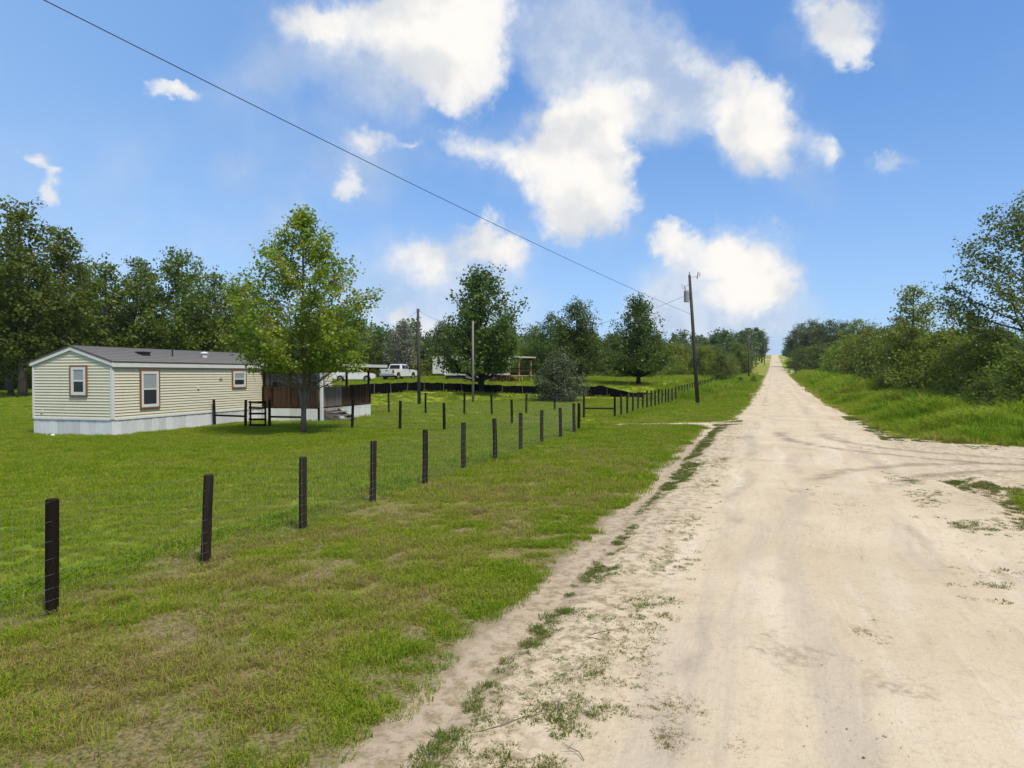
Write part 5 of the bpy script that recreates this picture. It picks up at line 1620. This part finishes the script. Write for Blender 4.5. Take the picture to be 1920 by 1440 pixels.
def lawn_layer(name, label, n, y0, y1, coll, sc0, sc1, thin, seed):
    r_ = np.random.default_rng(seed)
    x, y = sample(n, y0, y1, -1.0, 1.1, r_)
    sd = grass_sd(x, y) + (fbm_np(x * 1.3, y * 1.3, 81, 3) - 0.5) * 0.45
    dens = sstep(-0.02, 0.25, sd) * (1 - thin * sstep(0.44, 0.62, fbm_np(x * 0.9, y * 0.9, 83, 4)) * sstep(-12, -8, road_d(x, y)))
    dens = dens * (0.16 + 1.0 * sstep(0.36, 0.60, fbm_np(x * 3.2, y * 3.2, 89, 3)))
    keep = (r_.random(n) < dens) & ~in_home(x, y) & ((road_d(x, y) < 3) | (y < 16))
    x, y = x[keep], y[keep]
    z = zat(x, y)
    tall = np.exp(-((road_d(x, y) + 8.9) / 0.35) ** 2) * (fbm_np(x * 0.6, y * 0.6, 87, 2) > 0.45)      # uncut strip under the wire
    scl = r_.uniform(sc0, sc1, len(x)) * (1 + 0.9 * tall)
    tint = lawn_tint(x, y) * (1 - 0.75 * tall)
    return scatter(name, label, 'grass', np.stack([x, y, z], -1), scl, tint, coll, seed)


lawn_layer('verge_grass', 'short mown grass with straw patches on the near lawn and verge', 104000, 3.2, 14.0, C_lawn, 0.55, 1.25, 0.72, 301)
lawn_layer('lawn_grass', 'mown bright green grass of the open lawn', 84000, 13.5, 34.0, C_mid, 0.75, 1.25, 0.5, 302)
lawn_layer('pasture_grass', 'rough grass of the neighbouring plot behind the silt fence', 34000, 61.0, 115.0, C_mid, 1.6, 2.8, 0.2, 304)
lawn_layer('field_grass', 'bright green grass of the field around the far fences', 42000, 33.0, 62.0, C_mid, 1.0, 1.6, 0.2, 303)


def layer_tall(name, label, n, y0, y1, dlo, dhi, seed, sc, tint0):
    r_ = np.random.default_rng(seed)
    y = r_.uniform(y0, y1, n) ; d = r_.uniform(dlo, dhi, n)
    x = RS * y + RO + d / RC
    sd = grass_sd(x, y)
    keep = r_.random(n) < sstep(-0.1, 0.9, sd + (fbm_np(x, y, 91, 3) - 0.5) * 0.8)
    x, y, d, sd = x[keep], y[keep], d[keep], sd[keep]
    scl = sc * r_.uniform(0.55, 1.35, len(x)) * (0.25 + 0.75 * sstep(0.2, 3.5, sd)) * (0.35 + 1.5 * sstep(0.3, 0.75, fbm_np(x * 0.33, y * 0.33, 95, 3)))
    tint = np.clip(tint0 + 1.1 * (fbm_np(x * 0.3, y * 0.3, 97, 3) - 0.4) + 0.6 * sstep(0.9, 0.0, sd) + r_.normal(0, .1, len(x)), 0, 1)
    return scatter(name, label, 'grass', np.stack([x, y, zat(x, y)], -1), scl, tint, C_tall, seed)


layer_tall('tall_verge_grass', 'tall bright green grass between the sand road and the thicket', 26000, 14, 62, 2.6, 13.5, 311, 1.15, 0.18)
layer_tall('far_verge_grass', 'rough green grass on the far verge below the thicket', 15000, 62, 190, 2.6, 14, 312, 1.6, 0.2)
layer_tall('roadside_grass', 'rough green grass between the long fence and the road', 9000, 62, 190, -12, -2.6, 313, 0.9, 0.15)


# sparse weeds on the sandy shoulders
def weeds():
    r_ = np.random.default_rng(321)
    P = []; S = []; T = []
    n = 260000
    x, y = sample(n, 3.2, 40, -0.4, 0.95, r_)
    sd = grass_sd(x, y); d = road_d(x, y)
    left = (d < 0)
    band = np.where(left, sstep(-0.30, -0.44, sd) * sstep(-1.8, -0.6, sd), sstep(-2.6, -0.1, sd) * 0.75)
    nz_ = fbm_np(x * 1.6, y * 1.6, 131, 4) + 0.6 * (fbm_np(x * 5.5, y * 5.5, 137, 3) - 0.5)
    keep = r_.random(n) < band * sstep(np.where(left, 0.27, 0.46), np.where(left, 0.50, 0.64), nz_)
    x, y = x[keep], y[keep]
    # a few dead clumps out on the carriageway
    for cx_, cy_, k_, sp in [(1.20, 5.05, 170, 0.12), (1.10, 4.62, 110, 0.07), (1.50, 4.56, 50, 0.05), (3.42, 6.5, 60, 0.08), (5.6, 15.0, 120, 0.4), (6.46, 12.7, 70, 0.2), (9.7, 14.6, 200, 0.5)]:
        x = np.concatenate([x, r_.normal(cx_, sp, k_)]); y = np.concatenate([y, r_.normal(cy_, sp * 1.6, k_)])
    extra = len(x)
    z = height(x, y) + 0.012
    tint = np.clip(0.18 + 1.0 * (fbm_np(x * 0.8, y * 0.8, 141, 3) - 0.35) + r_.normal(0, .15, len(x)), 0, 1)
    tint[-780:] = np.clip(r_.normal(0.8, 0.15, 780), 0, 1)
    scl = r_.uniform(0.28, 0.85, len(x)) * (0.5 + 0.9 * fbm_np(x * 0.7, y * 0.7, 145, 2)); scl[-780:] = r_.uniform(0.25, 0.6, 780)
    scatter('shoulder_weeds', 'sparse low weeds and dead grass on the sandy shoulders', 'weeds', np.stack([x, y, z], -1), scl, tint, C_weed, 321)


weeds()
# pebbles on the sand
peb = []
for i in range(3):
    bm = bmesh.new(); bmesh.ops.create_icosphere(bm, subdivisions=1, radius=0.012)
    for v in bm.verts:
        v.co *= random.Random(i * 50 + v.index).uniform(0.7, 1.3); v.co.z *= 0.6
    me = bpy.data.meshes.new('pebble'); bm.to_mesh(me); bm.free(); me.materials.append(MATS['stone_grey']); peb.append(me)
C_peb = tuft_collection('pebbles', peb)
r_ = np.random.default_rng(331)
x, y = sample(12000, 3.2, 22, -0.4, 0.95, r_)
k = (grass_sd(x, y) < -0.1) & (fbm_np(x * 0.8, y * 0.8, 151, 3) > 0.42)
x, y = x[k], y[k]
scatter('pebbles', 'small loose limerock pebbles strewn over the sand', 'pebbles', np.stack([x, y, height(x, y) + 0.022], -1), 0.25 + 0.75 * r_.random(len(x)) ** 4, np.zeros(len(x)), C_peb, 331)
# dead twigs on the sand shoulder
for i, (px, py, ln, az_) in enumerate([(1130, 1195, 0.55, 0.6), (960, 1365, 0.6, 0.5), (1055, 1330, 0.35, 1.5), (1075, 1420, 0.25, 2.1), (1100, 1205, 0.3, 2.9)]):
    x, y = px_ground(px, py)
    mb = MB(); rr = random.Random(i)
    pts = [(-ln / 2, 0, 0.006), (-ln / 6, rr.uniform(-.03, .03), 0.02), (ln / 6, rr.uniform(-.03, .03), 0.012), (ln / 2, 0, 0.008)]
    mb.tube(pts, [0.0035, 0.003, 0.0025, 0.0015], 5); mb.tube([pts[1], (0.02, 0.09, 0.02)], [0.002, 0.001], 4); mb.tube([pts[2], (ln / 3, -0.07, 0.012)], [0.0018, 0.001], 4)
    o = link('dead_twig', mb.mesh('dead_twig', 'twig'), None, (x, y, hz(x, y) + 0.015), az_)
    tag(o, 'thin dead forked twig lying on the sandy shoulder', 'twig', 'dead twigs on the sandy shoulder')

# ------------------------------------------------------------------ the summer air between here and the hill
hm = bpy.data.materials.new('haze_air'); hm.use_nodes = True; hm.node_tree.nodes.clear()
hv = hm.node_tree.nodes.new('ShaderNodeVolumePrincipled'); ho = hm.node_tree.nodes.new('ShaderNodeOutputMaterial')
hv.inputs['Color'].default_value = (0.80, 0.88, 1.0, 1); hv.inputs['Density'].default_value = 0.0001; hv.inputs['Anisotropy'].default_value = 0.2
hm.node_tree.links.new(hv.outputs[0], ho.inputs['Volume'])
MATS['haze_air'] = hm
m_ = MB(); m_.box(-640, 840, -80, 1540, -1.2, 46)
tag(link('haze', m_.mesh('haze', 'haze_air')), 'thin pale summer haze filling the air over the road and fields', 'haze', kind='stuff')
